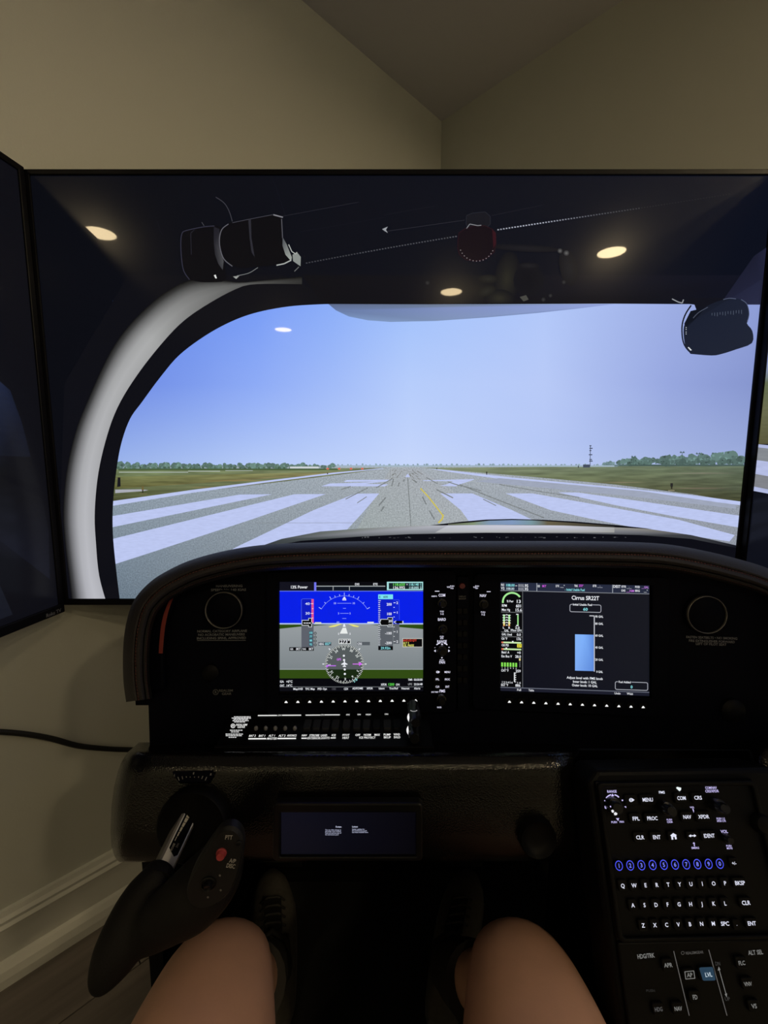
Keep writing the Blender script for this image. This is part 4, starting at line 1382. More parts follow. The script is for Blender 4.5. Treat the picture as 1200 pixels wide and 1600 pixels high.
for s_, x, w, c in (('Map/HSI', 465.6, 15, WT), ('TFC Map', 484.4, 15, WT), ('PFD Opt', 503.4, 14.5, WT), ('OBS', 521.6, 6.5, (84, 84, 92)), ('CDI', 540.4, 6.6, WT), ('ADF/DME', 558.8, 16.5, WT),
                    ('XPDR', 577.6, 9.5, WT), ('Ident', 596.2, 9, WT), ('Tmr/Ref', 614.9, 13.5, WT), ('Nearest', 633.4, 12.5, WT), ('Alerts', 651.8, 9.5, WT)):
    p.text(s_, x, 1076.4 if x < 550 else 1075.6, 3.1, c, SCR, w=w)
p.build('screen_picture', pscr)


def softkeys(s, parent, x0, y0, x1, y1, n=12):
    for k in range(n):
        x = x0+(x1-x0)*k/(n-1); y = y0+(y1-y0)*k/(n-1)
        b_ = button(s, x, y-1, 12, 9, 0.003, parent, 'softkey', M['key'], base=0.0075)
        q = Pic(s, 0.0106, 2e-5)
        q.poly([(x-2.5, y+1.7), (x-2.2, y+0.4), (x-0.6, y-1.6), (x+0.6, y-1.6), (x+2.2, y+0.4), (x+2.5, y+1.7)], (240, 240, 240), LIT)
        q.build('key_mark', b_)


softkeys(pf, pfd, 447, 1096.8, 649.5, 1094.4)
LV = (226, 224, 246)


def legend(s, parent, items, h=0.0078, name='legend', mat=None):
    for it in items:
        q = Pic(s, h, 2e-5)
        if it[0] == 'arrow':
            _, x0, y0, x1, y1, w, c = it; q.line([(x0, y0), (x1, y1)], w, c, mat or LIT)
        elif it[0] == 'poly':
            q.poly(it[1], it[2], mat or LIT)
        elif it[0] == 'ring':
            _, x, y, r0, r1, c, a0, a1 = it; q.ring(x, y, r0, r1, c, mat or LIT, a0=a0, a1=a1, n=20)
        else:
            t_, x, y, hh, w, c = it[:6]
            q.text(t_, x, y, hh, c, mat or LIT, w=w, rot=it[6] if len(it) > 6 else 0)
        q.build(name, parent)


legend(pf, pfd, [('COM', 690.5, 930, 4.3, 10.5, LV), ('EMERG', 678.5, 931.6, 2.0, 8.5, LV), ('PUSH', 690.5, 955.3, 2.0, 6, LV), ('1-2', 690.5, 959, 3.0, 5.5, LV), ('BARO', 690.3, 967.8, 4.2, 12.5, LV),
                 ('PUSH', 690.3, 994.5, 2.0, 6, LV), ('STD', 690.3, 997.4, 2.4, 5, LV), ('RANGE', 690.5, 1002.4, 4.2, 15, LV), ('PUSH', 690.5, 1031.3, 2.0, 6.5, LV), ('PAN', 690.8, 1034.8, 4.2, 9, LV),
                 ('FMS', 691, 1079.7, 4.2, 9, LV), ('DFLT MAP', 679.5, 1081.3, 2.2, 11, LV), ('PUSH CRSR', 686.3, 1105.2, 2.4, 6.5, LV),
                 ('arrow', 679.5, 923.8, 686.5, 923.8, 1.1, LV), ('VOL', 701, 917.3, 2.4, 5.5, LV), ('PUSH', 706.5, 915.8, 2.0, 6.5, LV), ('SQ', 706.3, 919, 2.0, 4.5, LV),
                 ('ring', 690.5, 1017, 11.8, 13.4, LV, 48, 76), ('ring', 690.5, 1017, 11.8, 13.4, LV, 104, 132),
                 ('poly', [(689, 1007.5), (690.7, 1004.8), (692.5, 1007.5)], LV), ('poly', [(678, 1017), (680.8, 1015), (680.8, 1019)], LV), ('poly', [(703.4, 1017), (700.4, 1015), (700.4, 1019)], LV),
                 ('poly', [(689, 1027), (692, 1027), (690.5, 1029.2)], LV), ('-', 679.5, 1011.5, 2.4, 2, LV), ('+', 701.6, 1011.5, 2.4, 2.6, LV)])
for x, y, r, hg in ((691, 943, 7, 0.014), (692, 983, 7, 0.014), (691, 1017.5, 7.6, 0.013), (690, 1094, 7.6, 0.015)):
    kb = knob(pf, x, y, r, hg, pfd, base=0.0075)
for (s1, x, y, w) in (('MENU', 699, 1050, 9), ('FPL', 683.5, 1061.5, 5.5), ('PROC', 699, 1061.5, 8), ('CLR', 683.5, 1073, 6), ('ENT', 699, 1073, 6), ('>', 684, 1050, 5)):
    b_ = button(pf, x, y, 12, 8, 0.003, pfd, 'button', base=0.0075)
    if s1 == '>':
        legend(pf, b_, [('arrow', 681.3, 1050, 685.5, 1050, 0.8, LV), ('poly', [(685, 1048), (687.4, 1050), (685, 1052)], LV), ('ring', 683.6, 1050, 1.2, 1.9, LV, 0, 360)], 0.0107)
    else:
        legend(pf, b_, [(s1, x, y, 3.0, w, LV)], 0.0107)

mfd, mscr = unit('flight_display', mf, (740, 895, 1040, 1118), (781.3, 909, 1015, 1089),
                 'right flight display in the panel, showing a blue fuel level bar', 'display')
SL = 0.035
p = Pic(mf, 0.0018, 8e-6)
# the picture is laid out square on the screen; its rows follow the panel's slight turn
U0, V0 = mf.loc(782, 913, 0.0018); U1, V1 = mf.loc(1014, 1086.6, 0.0018)
def mpx(x, y):
    return x, y + SL*(x-782)*(0.62+0.38*(y-909)/170.0)
p.map = mpx
p.rect(782, 909.5, 1014.5, 1079.5, None, SCR, cols=[(12,14,26), (19,21,30), (19,21,30), (12,14,26)])
p.rect(782, 909.5, 1014.5, 922.6, (36, 42, 62), SCR)
p.rect(782, 922.2, 1014.5, 923.2, (128, 132, 140), SCR)
for x in (838.8, 957.2): p.rect(x-0.6, 909.8, x+0.6, 922.6, (150, 156, 166), SCR)
p.rect(782.4, 924, 816.2, 1073, (3, 4, 8), SCR); p.rect(816.2, 923, 817, 1073.5, (110, 112, 118), SCR)
for y in (956.2, 987.2, 994.4): p.rect(783, y-0.4, 816.4, y+0.4, (120, 122, 126), SCR)
p.text('N1', 785.5, 913.6, 4.0, WT, SCR, w=5.5); p.text('V2', 785.5, 919, 4.0, WT, SCR, w=5.5)
p.text('108.00', 797, 914, 3.9, CY, SCR, w=14); p.text('111.95', 817.5, 914.2, 4.4, WT, SCR, w=16); p.text('108.00', 797, 919.4, 3.6, (200, 222, 232), SCR, w=13); p.text('111.95', 817.5, 919.6, 4.2, WT, SCR, w=16)
p.text('-', 806.6, 914, 4, WT, SCR, w=3.5)
MG = (222, 96, 240)
for s_, x, y, w, c in (('GS', 841.6, 913.6, 4, WT), ('0KT', 850.2, 913.4, 6.4, MG), ('DTK', 871, 912.8, 5.6, WT), ('__\u00b0', 879, 912.8, 7, WT), ('TRK', 900, 912, 5.6, WT), ('273\u00b0', 908, 911.6, 7, MG), ('ETE', 929, 911.4, 5.6, WT), ('__:__', 937.5, 911.6, 8, (200, 204, 220)),
                       ('ETE', 974.5, 910.8+0.8, 7, WT), ('__:__', 983, 912.4, 7.5, (200, 204, 220)), ('FOD', 996, 911.6, 7.5, WT), ('__GAL', 1008, 911.8, 11, (190, 130, 220)),
                       ('DIS', 974, 917.6, 6.4, WT), ('__NM', 985, 917.8, 12, (200, 120, 226)), ('BRG', 996, 917.4, 7.4, WT), ('__\u00b0', 1009, 917.4, 6, WT)):
    p.text(s_, x, y+0.8, 3.3, c, SCR, w=w)
p.text('DEST', 963.8, 912.3, 4.2, WT, SCR, w=11.5)
p.text('- Initial Usable Fuel', 898, 918.8, 3.6, CY, SCR, w=31)
GN = (164, 232, 150)
p.ring(800.3, 940.5, 13.2, 16, GN, SCR, n=24, a0=35, a1=186)
p.text('% Pwr', 797, 939, 3.4, WT, SCR, w=10.5); p.text('13', 810, 939, 5.0, WT, SCR, w=8)
p.text('RPM', 788, 946, 3.8, WT, SCR, w=8); p.text('601', 810.5, 946, 4.6, WT, SCR, w=9)
p.text('Man Hg', 790.4, 952.4, 3.6, WT, SCR, w=13); p.text('15.6', 810, 952.4, 4.6, WT, SCR, w=11)
for x in (787.6, 795.6):
    p.rect(x-1.3, 960, x+1.3, 971, GN, SCR); p.rect(x-1.3, 971, x+1.3, 977, (238, 222, 130), SCR); p.rect(x-1.5, 977, x+1.5, 978, (210, 110, 70), SCR)
    for y in (961, 965, 969, 973): p.rect(x-2.4, y-0.4, x+2.4, y+0.4, WT, SCR)
for k in range(5): p.rect(790.4, 959.6+k*4, 793.2, 961.2+k*4, (210, 212, 214), SCR)
p.rect(808.3, 960, 810.2, 976.5, GN, SCR); p.rect(806.4, 958.6, 810.2, 959.8, WT, SCR); p.rect(806.4, 976, 810.2, 977.4, WT, SCR)
for s_, x, y, h, w in (('L', 786.8, 980.4, 3.4, 2.6), ('R', 795.6, 980.4, 3.4, 3), ('2.0', 808.4, 980.2, 3.6, 7), ('GAL', 791.4, 984.9, 3.4, 7), ('FFlow GPH', 806.4, 984.2, 3.2, 17),
                       ('GAL Used', 791.8, 990.8, 3.5, 16), ('0.0', 810.6, 990.8, 3.6, 6.4), ('Oil \u00b0F', 788, 997.6, 3.6, 9), ('176', 810.2, 997.6, 4.0, 7.4), ('Oil PSI', 789.2, 1007.8, 3.6, 11),
                       ('Batt1 A', 789.6, 1018.9, 3.6, 12), ('+0', 810.6, 1018.9, 3.8, 6), ('Ess Bus V', 791.6, 1025, 3.6, 16.5), ('28.0', 809.4, 1025, 4.0, 9),
                       ('CHT \u00b0F', 788.8, 1047.4, 3.6, 11.5), ('259', 809.6, 1047.6, 4.0, 8), ('1 2 3 4 5 6', 792.4, 1065.8, 2.8, 17), ('1 6', 810.6, 1065.8, 2.8, 6), ('EGT \u00b0F', 788.4, 1070, 3.6, 11), ('886', 809.2, 1070, 4.0, 8)):
    p.text(s_, x, y, h, WT, SCR, w=w)
for y in (1003.6, 1014): 
    p.rect(783.6, y-1.2, 814.4, y+1.2, (196, 228, 170), SCR); p.rect(783.6, y-1.2, 786.6, y+1.2, (230, 120, 90), SCR); p.rect(790+(10 if y < 1010 else 0), y-2.6, 792.4+(10 if y < 1010 else 0), y-0.4, WT, SCR)
p.rect(808, 1005.2, 815, 1010.8, (232, 224, 70), SCR); p.text('27', 811.5, 1008, 3.8, (110, 96, 20), SCR, w=5)
for k, x in enumerate((784.6, 789, 793.4, 797.7, 802.1, 806.4)):
    p.rect(x-1.4, 1035, x+1.4, 1041.4, (134, 226, 86), SCR); p.text(str(k+1), x, 1043.4, 2.0, WT, SCR)
p.rect(811, 1027.8, 813.4, 1031.4, (236, 222, 150), SCR)
for k in range(6): p.rect(811.6, 1032.6+k*1.6, 813, 1033.4+k*1.6, (140, 142, 150), SCR)
p.rect(803, 1050, 804.8, 1065, (214, 216, 220), SCR)
for k in range(5): p.rect(804.8, 1050.4+k*3.4, 806.4, 1051.6+k*3.4, (214, 216, 220), SCR)
p.rect(782, 1073.2, 1014.5, 1074.4, (104, 108, 122), SCR); p.rect(782, 1074.4, 1014.5, 1079.4, (26, 28, 42), SCR)
for s_, x, w in (('Full', 811, 6.5), ('Table', 830, 8.5), ('Undo', 964.8, 9.5), ('Wait', 984.2, 9.5)): p.text(s_, x, 1076.9, 3.3, (226, 228, 234), SCR, w=w)
p.text('Cirrus SR22T', 914.5, 931.2, 6.2, WT, SCR, w=43)
def rbox(x0, y0, x1, y1, gx0, gx1):
    q_ = [(x1-2, y0), (x1-0.6, y0+0.6), (x1, y0+2), (x1, y1-2), (x1-0.6, y1-0.6), (x1-2, y1), (x0+2, y1), (x0+0.6, y1-0.6), (x0, y1-2), (x0, y0+2), (x0+0.6, y0+0.6), (x0+2, y0), (gx0, y0)]
    p.line([(gx1, y0)]+q_, 0.9, (176, 178, 190), SCR)
rbox(890.5, 941.6, 939, 953, 894.5, 925.5)
p.text('Initial Usable Fuel', 910, 941.6, 3.2, WT, SCR, w=30); p.text('60', 914.6, 948.6, 4.4, CY, SCR, w=7.2)
p.line([(921, 958.6), (928.6, 958.6), (928.6, 1044.6)], 1.3, (206, 208, 216), SCR)
p.poly([(898.5, 987.8), (912, 987.8), (927.8, 987.8), (927.8, 1044), (912, 1044), (898.5, 1044)], None, SCR, cols=[(132,180,246), (126,176,250), (92,136,216), (92,136,216), (126,176,250), (126,172,244)])
for s_, y in (('90 GAL', 959.4), ('80 GAL', 970.4), ('60 GAL', 988.8), ('40 GAL', 1007.2), ('20 GAL', 1026), ('0 GAL', 1044.6)): p.text(s_, 936.2 if s_ != '0 GAL' else 936.8, y, 3.3, WT, SCR, w=12.5 if s_ != '0 GAL' else 10)
for s_, y, w in (('Adjust level with FMS knob', 1055.2, 56), ('Inner knob: 1 GAL', 1061, 37), ('Outer knob: 10 GAL', 1066.6, 40)): p.text(s_, 913.6, y, 3.7, WT, SCR, w=w)
rbox(961.4, 1059, 1012, 1071, 965.5, 986.5)
p.text('Fuel Added', 976, 1059.2, 3.2, WT, SCR, w=19); p.text('0', 986.8, 1066.4, 4.4, CY, SCR)
p.map = lambda x, y: (x, y)
p.build('screen_picture', mscr)
softkeys(mf, mfd, 796, 1096.4, 1005, 1104.8)
legend(mf, mfd, [('NAV', 754.6, 930.6, 4.3, 10, LV), ('arrow', 760.5, 924.4, 766.5, 924.4, 1.1, LV), ('VOL', 737.8+4.2, 917.6, 2.4, 5, LV), ('PUSH', 745.5, 915.8, 2.0, 6, LV), ('ID', 745, 919, 2.0, 4, LV),
                 ('PUSH', 754.8, 956.4, 2.0, 7, LV), ('1-2', 754.8, 960, 3.2, 5.8, LV)])
knob(mf, 756, 944, 7, 0.014, mfd, base=0.0075)

# audio panel strip between the displays
x0, y0, x1, y1 = rect_local(pf, 713.5, 900, 731.5, 1108)
aud = thing('audio_panel', pf.w((x0+x1)/2, y0, 0.0), 'narrow black audio panel between the two flight displays', 'control panel')
m = MB(); m.sbox(pf, x0, x1, y0, y1, 0.0, 0.006); bevel(m.build('faceplate', M['fascia'], aud), 0.001)
b_ = button(pf, 722.5, 916, 9.5, 9, 0.005, aud, 'reversion_button', plain('dark_red_button', (0.10, 0.012, 0.018), 0.45), base=0.006, r=0.95)
legend(pf, aud, [('DISPLAY', 722.5, 932, 2.2, 11, (96, 96, 98)), ('BACKUP', 722.5, 935.4, 2.2, 11, (96, 96, 98))], 0.0064, mat=M['ink'])
for k in range(7):
    button(pf, 718.4, 955+k*18, 7, 9, 0.003, aud, 'button', base=0.006); button(pf, 727, 955+k*18, 7, 9, 0.003, aud, 'button', base=0.006)

# ------------------------------------------------------------------ switch shelf under the left display
sw = Surf(P(500, 1138, 0.612), Vector((1, 0, 0)), P(600, 1112, 0.646)-P(600, 1162, 0.582))
swt = thing('switch_panel', sw.w(*sw.loc(505, 1164), -0.01), 'black shelf of switches with lit white legends under the left display', 'control panel')
q = outline(sw, [(366, 1109), (668, 1107), (678, 1166), (336, 1166)])
m = MB(); m.prism(sw, q, -0.012, 0.0); bevel(m.build('faceplate', M['black'], swt), 0.0015)
m = MB()
a0, b0 = sw.loc(336, 1166); a1, _ = sw.loc(678, 1166)
m.sbox(sw, a0, a1, b0-0.004, b0, -0.014, 0.002); bevel(m.build('edge_lip', M['black'], swt), 0.0012)
WL_ = (240, 240, 238)
legend(sw, swt, [('ON', 436.8, 1117.6, 2.2, 5.6, WL_), ('ON', 503.6, 1117, 2.2, 5.6, WL_), ('ON', 543.5, 1116.6, 2.2, 5.6, WL_), ('ON', 561, 1116.4, 2.2, 5.4, WL_), ('HIGH', 575.4, 1116.4, 2.2, 8, WL_), ('ON', 603.8, 1115.8, 2.2, 5.6, WL_),
                 ('arrow', 403, 1118, 433, 1117.8, 1.6, WL_), ('arrow', 440.6, 1117.6, 470.5, 1117.4, 1.6, WL_), ('arrow', 477.5, 1117.4, 500.5, 1117.2, 1.4, WL_), ('arrow', 507, 1117, 531, 1116.9, 1.4, WL_),
                 ('BAT 2', 394.4, 1149.6, 3.2, 10.5, WL_), ('BAT 1', 409.6, 1149.6, 3.2, 10.5, WL_), ('ALT 1', 425, 1149.4, 3.2, 10, WL_), ('ALT 2', 440.8, 1149.4, 3.2, 10.5, WL_), ('AVIONICS', 456, 1149.2, 3.2, 14.5, WL_),
                 ('MASTER', 425, 1153.9, 3.2, 15.5, WL_), ('arrow', 388, 1154.3, 416, 1154.1, 2.0, WL_), ('arrow', 433.5, 1153.9, 462.5, 1153.7, 2.0, WL_),
                 ('NAV', 475.5, 1149, 3.2, 8, WL_), ('STROBE', 491.2, 1149, 3.2, 15.5, WL_), ('LAND', 506.2, 1148.9, 3.2, 10, WL_), ('ICE', 521.4, 1148.7, 3.2, 6.4, WL_),
                 ('EXTERIOR', 490.4, 1153.3, 3.2, 20, WL_), ('LIGHTS', 508, 1153, 3.2, 14, WL_), ('arrow', 471, 1153.5, 479.5, 1153.4, 1.8, WL_), ('arrow', 516.5, 1153, 524.5, 1152.9, 1.6, WL_),
                 ('PITOT', 540.4, 1148.5, 3.2, 11, WL_), ('HEAT', 540.2, 1152.8, 3.2, 10.4, WL_), ('OFF', 559, 1148.3, 3.2, 7.6, WL_), ('NORM', 574, 1148.1, 3.2, 11.5, WL_), ('MAX', 589.2, 1148, 3.2, 8.6, WL_),
                 ('ICE PROTECT', 574, 1152.4, 3.2, 25.5, WL_), ('PUMP', 604.8, 1147.8, 3.2, 11, WL_), ('BKUP', 605, 1152, 3.2, 11, WL_), ('WIND', 620, 1147.5, 3.2, 10, WL_), ('SHLD', 620.4, 1151.8, 3.2, 10.4, WL_)], 0.0006)
# small-print placard at the left end
rowsp = [(378.5, 1120, 26), (377, 1122, 30), (377, 1123.8, 24), (376, 1126, 25), (374.6, 1128, 17), (369, 1141, 19.5), (367.6, 1143.6, 13), (366, 1147, 27), (365.2, 1149.4, 25), (364, 1152, 13.5)]
qp = Pic(sw, 0.0006, 2e-5)
for x, y, w in rowsp:
    x0 = x-w/2
    while x0 < x+w/2-1:
        l = random.uniform(2.0, 5.0)
        qp.rect(x0, y-0.7, min(x0+l, x+w/2), y+0.7, (214, 214, 214), LIT, up=False)
        x0 += l+0.7
qp.ring(364, 1134.2, 2.6, 3.5, WL_, LIT, n=20); qp.text('R', 364, 1134.2, 3.2, WL_, LIT)
qp.text('REALSIM', 377.5, 1132.4, 3.0, WL_, LIT, w=17.5); qp.text('GEAR', 377, 1135.8, 3.0, WL_, LIT, w=12)
qp.build('placard', swt)
# push buttons and rockers
for x in (400, 415.2, 430.3, 445.6, 460.8):
    a, b = sw.loc(x, 1138, 0.002); k = sw.k(x, 1138)[0]
    m = MB(); m.lathe(sw, a, b, [(2.6*k, 0.0), (3.1*k, 0.0012), (3.1*k, 0.0026), (2.6*k, 0.0040), (1.6*k, 0.0052), (0.3*k, 0.0056)], 16)
    m.build('push_button', M['toggle'], swt, True, 40)
for x in (480.5, 495.2, 509.6, 524.4, 541.6, 557.6, 572.6, 588.4, 605, 620):
    o = button(sw, x, 1130.5, 11.5, 14, 0.006, swt, 'rocker_switch', M['greykey'] if x not in (588.4, 620) else M['black'], base=0.0)
# tall double knob at the right end
kn = Surf(P(646, 1142, 0.588), Vector((1, 0, 0)), UP)
a, b = kn.loc(646, 1140); k = kn.k(646, 1140)[0]
m = MB(); m.lathe(kn, a, b, [(11*k, -0.02), (11*k, 0.004), (9*k, 0.010), (8.4*k, 0.022), (7*k, 0.024), (1*k, 0.024)], 28); kb = m.build('selector_knob', M['knob'], swt, True, 40)
a2, b2 = kn.loc(648, 1121)
m = MB(); m.lathe(kn, a2, b2, [(10*k, -0.035), (10*k, 0.000), (8.5*k, 0.005), (7.6*k, 0.014), (6.4*k, 0.016), (1*k, 0.016)], 28); kb2 = m.build('selector_knob', M['knob'], swt, True, 40)
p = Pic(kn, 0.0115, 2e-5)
for x, y, R in ((647.5, 1121, 11.2), (646.5, 1141, 11.4)):  # white crescents: knob rim reflections drawn as emissive shapes
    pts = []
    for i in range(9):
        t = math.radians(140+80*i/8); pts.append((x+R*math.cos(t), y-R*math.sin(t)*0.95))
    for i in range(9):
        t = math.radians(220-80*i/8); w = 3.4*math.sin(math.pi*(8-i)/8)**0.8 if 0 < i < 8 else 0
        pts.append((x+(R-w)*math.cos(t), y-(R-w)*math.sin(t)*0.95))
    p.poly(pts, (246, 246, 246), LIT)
for i in range(6):
    t = math.radians(235+70*i/5); p.disc(646.5+8.0*math.cos(t), 1104.5-7*math.sin(t), 0.8, (170, 170, 170), LIT, n=8); p.disc(648+8.6*math.cos(t), 1122.5-7*math.sin(t), 0.8, (170, 170, 170), LIT, n=8)
p.build('rim_glints_and_dots', swt)

# ------------------------------------------------------------------ small touch screen in the bolster
td = Surf(P(548, 1300, 0.518), Vector((1, 0, 0)), P(600, 1255, 0.520)-P(600, 1340, 0.518))
x0, y0, x1, y1 = rect_local(td, 428, 1252, 660, 1342)
tab = thing('touch_display', td.w((x0+x1)/2, y0, -0.008), 'dim wide touch screen set in the bolster below the panel', 'display')
ix0, iy0, ix1, iy1 = rect_local(td, 439, 1267, 650, 1335)
m = MB(); m.frame(td, rounded(x0, y0, x1, y1, 0.005), rounded(ix0, iy0, ix1, iy1, 0.001), -0.009, 0.004); bevel(m.build('bezel', M['knob'], tab), 0.002, 3)
m = MB(); m.sbox(td, ix0-0.001, ix1+0.001, iy0-0.001, iy1+0.001, -0.008, 0.0); scn = m.build('screen', M['black'], tab)
p = Pic(td, 0.0003, 2e-5)
p.rect(439.5, 1267.5, 649.5, 1334.5, None, SCR, cols=[(11, 12, 24), (3, 3, 9), (2, 2, 7), (10, 11, 21)])
TX = (196, 200, 226)
p.text('Rotate', 529, 1291.8, 2.6, TX, SCR, w=9); p.text('Latest', 554.5, 1291.6, 2.6, TX, SCR, w=9)
for k, (s_, w) in enumerate((('You can often change to', 25), ('throttle and switch', 25), ('Push and pull the side of', 25), ('the instrument panel', 21))): p.text(s_, 508+w/2, 1296.6+2.5*k, 1.9, (170, 174, 200), SCR, w=w)
for k, (s_, w) in enumerate((('Latest update for', 20), ('the instrument panel', 23), ('has been installed here', 25))): p.text(s_, 550+w/2, 1295.6+2.4*k, 1.9, (170, 174, 200), SCR, w=w)
p.build('screen_picture', scn)

# ------------------------------------------------------------------ centre console
PS3 = math.radians(1.2)
RC = math.radians(24.6)
ck = Surf(P(1045, 1350, 0.480), Vector((math.cos(PS3), math.sin(PS3), 0)), Vector((0, math.sin(RC), math.cos(RC))))
con = thing('center_console', (0.40, 0.42, 0.0), 'black upright console right of the knees, holding the lit keypad', 'console')
cx0, cy1 = ck.loc(920, 1205); cx1 = ck.loc(1230, 1205)[0]
by = (0.10-ck.o.z)/ck.v.z      # near the floor
m = MB(); m.prism(ck, [(cx0, by), (cx1, by), (cx1, cy1-0.012), (cx1-0.012, cy1), (cx0+0.012, cy1), (cx0, cy1-0.012)], -0.06, -0.006)
bevel(m.build('console_face', M['black'], con), 0.006, 3)
m = MB()
lo = ck.w(cx0+0.01, by, -0.06); hi = ck.w(cx1-0.01, by, -0.06)
m.add([Vector((x, y, z)) for x in (lo.x, hi.x) for y, z in ((0.24, 0.0), (0.60, 0.0), (0.60, 0.66), (ck.w(0, cy1-0.02, -0.05).y, 0.72), (ck.w(0, by, -0.05).y, 0.13))],
      [(0, 1, 2, 3, 4), (9, 8, 7, 6, 5), (0, 5, 6, 1), (1, 6, 7, 2), (2, 7, 8, 3), (3, 8, 9, 4), (4, 9, 5, 0)])
m.build('console_body', M['black'], con)

KB = 0.0      # keypad plate height
ka = thing('keypad_controller', ck.w(*ck.loc(1060, 1465), -0.006), 'black keypad with backlit letters and blue ringed numbers on the console', 'keypad')
x0, y1 = ck.loc(931, 1222); x1 = ck.loc(1178, 1222)[0]; y0 = ck.loc(1060, 1468)[1]
m = MB(); m.sbox(ck, x0, x1, y0, y1, -0.006, -0.0008); bevel(m.build('faceplate', M['black'], ka), 0.001)
m = MB(); m.frame(ck, rounded(x0, y0, x1, y1, 0.006), rounded(x0+0.005, y0+0.004, x1-0.005, y1-0.005, 0.004), -0.002, 0.004); bevel(m.build('rim', M['black'], ka), 0.0018, 3)


def ckey(parent, px, py, w, h, items, name='key', mat=None):
    o = button(ck, px, py, w, h, 0.0035, parent, name, mat or M['key'], base=-0.0008, r=0.4)
    if items: legend(ck, o, items, 0.0032)
    return o


# digits
for k, ch in enumerate('1234567890'):
    x = 967.2 + k*17.5; y = 1352.6 - k*0.35
    o = button(ck, x, y, 15, 16, 0.0035, ka, 'key', M['key'], base=-0.0008, r=0.9)
    qq = Pic(ck, 0.0032, 2e-5)
    BL = (78, 88, 255)
    a, b = ck.loc(x, y, 0.0032); kx, ky = ck.k(x, y)
    n = 24; R0, R1 = 4.9*kx, 5.9*kx
    for i in range(n):
        t0, t1 = 2*math.pi*i/n, 2*math.pi*(i+1)/n
        qq.local([(a+R*math.cos(t), b+R*1.12*math.sin(t)) for R, t in ((R0, t0), (R1, t0), (R1, t1), (R0, t1))], BL, LIT, up=False)
    qq.text(ch, x, y, 6.6, (120, 130, 255), LIT)
    qq.build('legend', o)
KW = (228, 230, 248)


def rowkeys(s_, x0, y0, x1, y1):
    for k, ch in enumerate(s_):
        t = k/(len(s_)-1)
        x, y = x0+(x1-x0)*t, y0+(y1-y0)*t
        ckey(ka, x, y, 14, 19, [(ch, x, y, 6.4, None, KW)])


rowkeys('QWERTYUIOP', 973, 1384, 1132.8, 1380)
rowkeys('ASDFGHJKL', 989, 1414.5, 1133, 1411.5)
rowkeys('ZXCVBNM', 1005, 1446, 1114.5, 1443)
for s_, x, y, w, hh, kw in (('BKSP', 1156, 1379.6, 15.5, 6.4, 22), ('CLR', 1165.5, 1410.6, 13, 6.6, 20), ('ENT', 1174.6, 1442.8, 13, 6.4, 20), ('SPC', 1132.8, 1443.2, 13, 6.4, 16), ('.', 1151.4, 1445, 2, 2, 12), ('+/-', 1147, 1348.8, 7, 5, 14),
                            ('MENU', 1012, 1249.5, 16.5, 5.8, 24), ('FPL', 993.6, 1279, 11, 5.8, 20), ('PROC', 1019.2, 1278.6, 16.5, 5.8, 24), ('CLR', 1000, 1308.4, 12.5, 6, 20), ('ENT', 1026, 1308, 12, 6, 20),
                            ('COM', 1064.8, 1247, 13.5, 5.8, 22), ('CRS', 1090.6, 1246.4, 12, 5.8, 20), ('NAV', 1073.6, 1276.4, 12.5, 5.8, 20), ('XPDR', 1099.4, 1276, 16.5, 5.8, 24), ('IDENT', 1108, 1305.8, 17, 6.2, 25)):
    ckey(ka, x, y, kw, 17, [(s_, x, y, hh, w, KW)])
ckey(ka, 986.5, 1250, 20, 17, [('arrow', 983, 1250, 989, 1250, 1.2, KW), ('poly', [(988, 1247.4), (991.4, 1250), (988, 1252.4)], KW), ('ring', 986, 1250, 1.8, 3.0, KW, 0, 360)])
ckey(ka, 1053, 1307, 18, 17, [('poly', [(1047.2, 1305.6), (1051.8, 1301.6), (1057.4, 1304.8), (1056.4, 1305.8), (1057.6, 1311.2), (1054.8, 1311.6), (1054, 1307.6), (1051.6, 1307.8), (1052.2, 1311.8), (1049.4, 1312), (1048.6, 1306.4)], KW)])
ckey(ka, 1082, 1306, 18, 14, [('arrow', 1078.5, 1306, 1085.5, 1305.8, 1.6, KW), ('poly', [(1079.6, 1303.6), (1076, 1306.2), (1079.6, 1308.4)], KW), ('poly', [(1084.4, 1303.4), (1088, 1305.8), (1084.4, 1308.2)], KW)])
PL = (206, 196, 250)
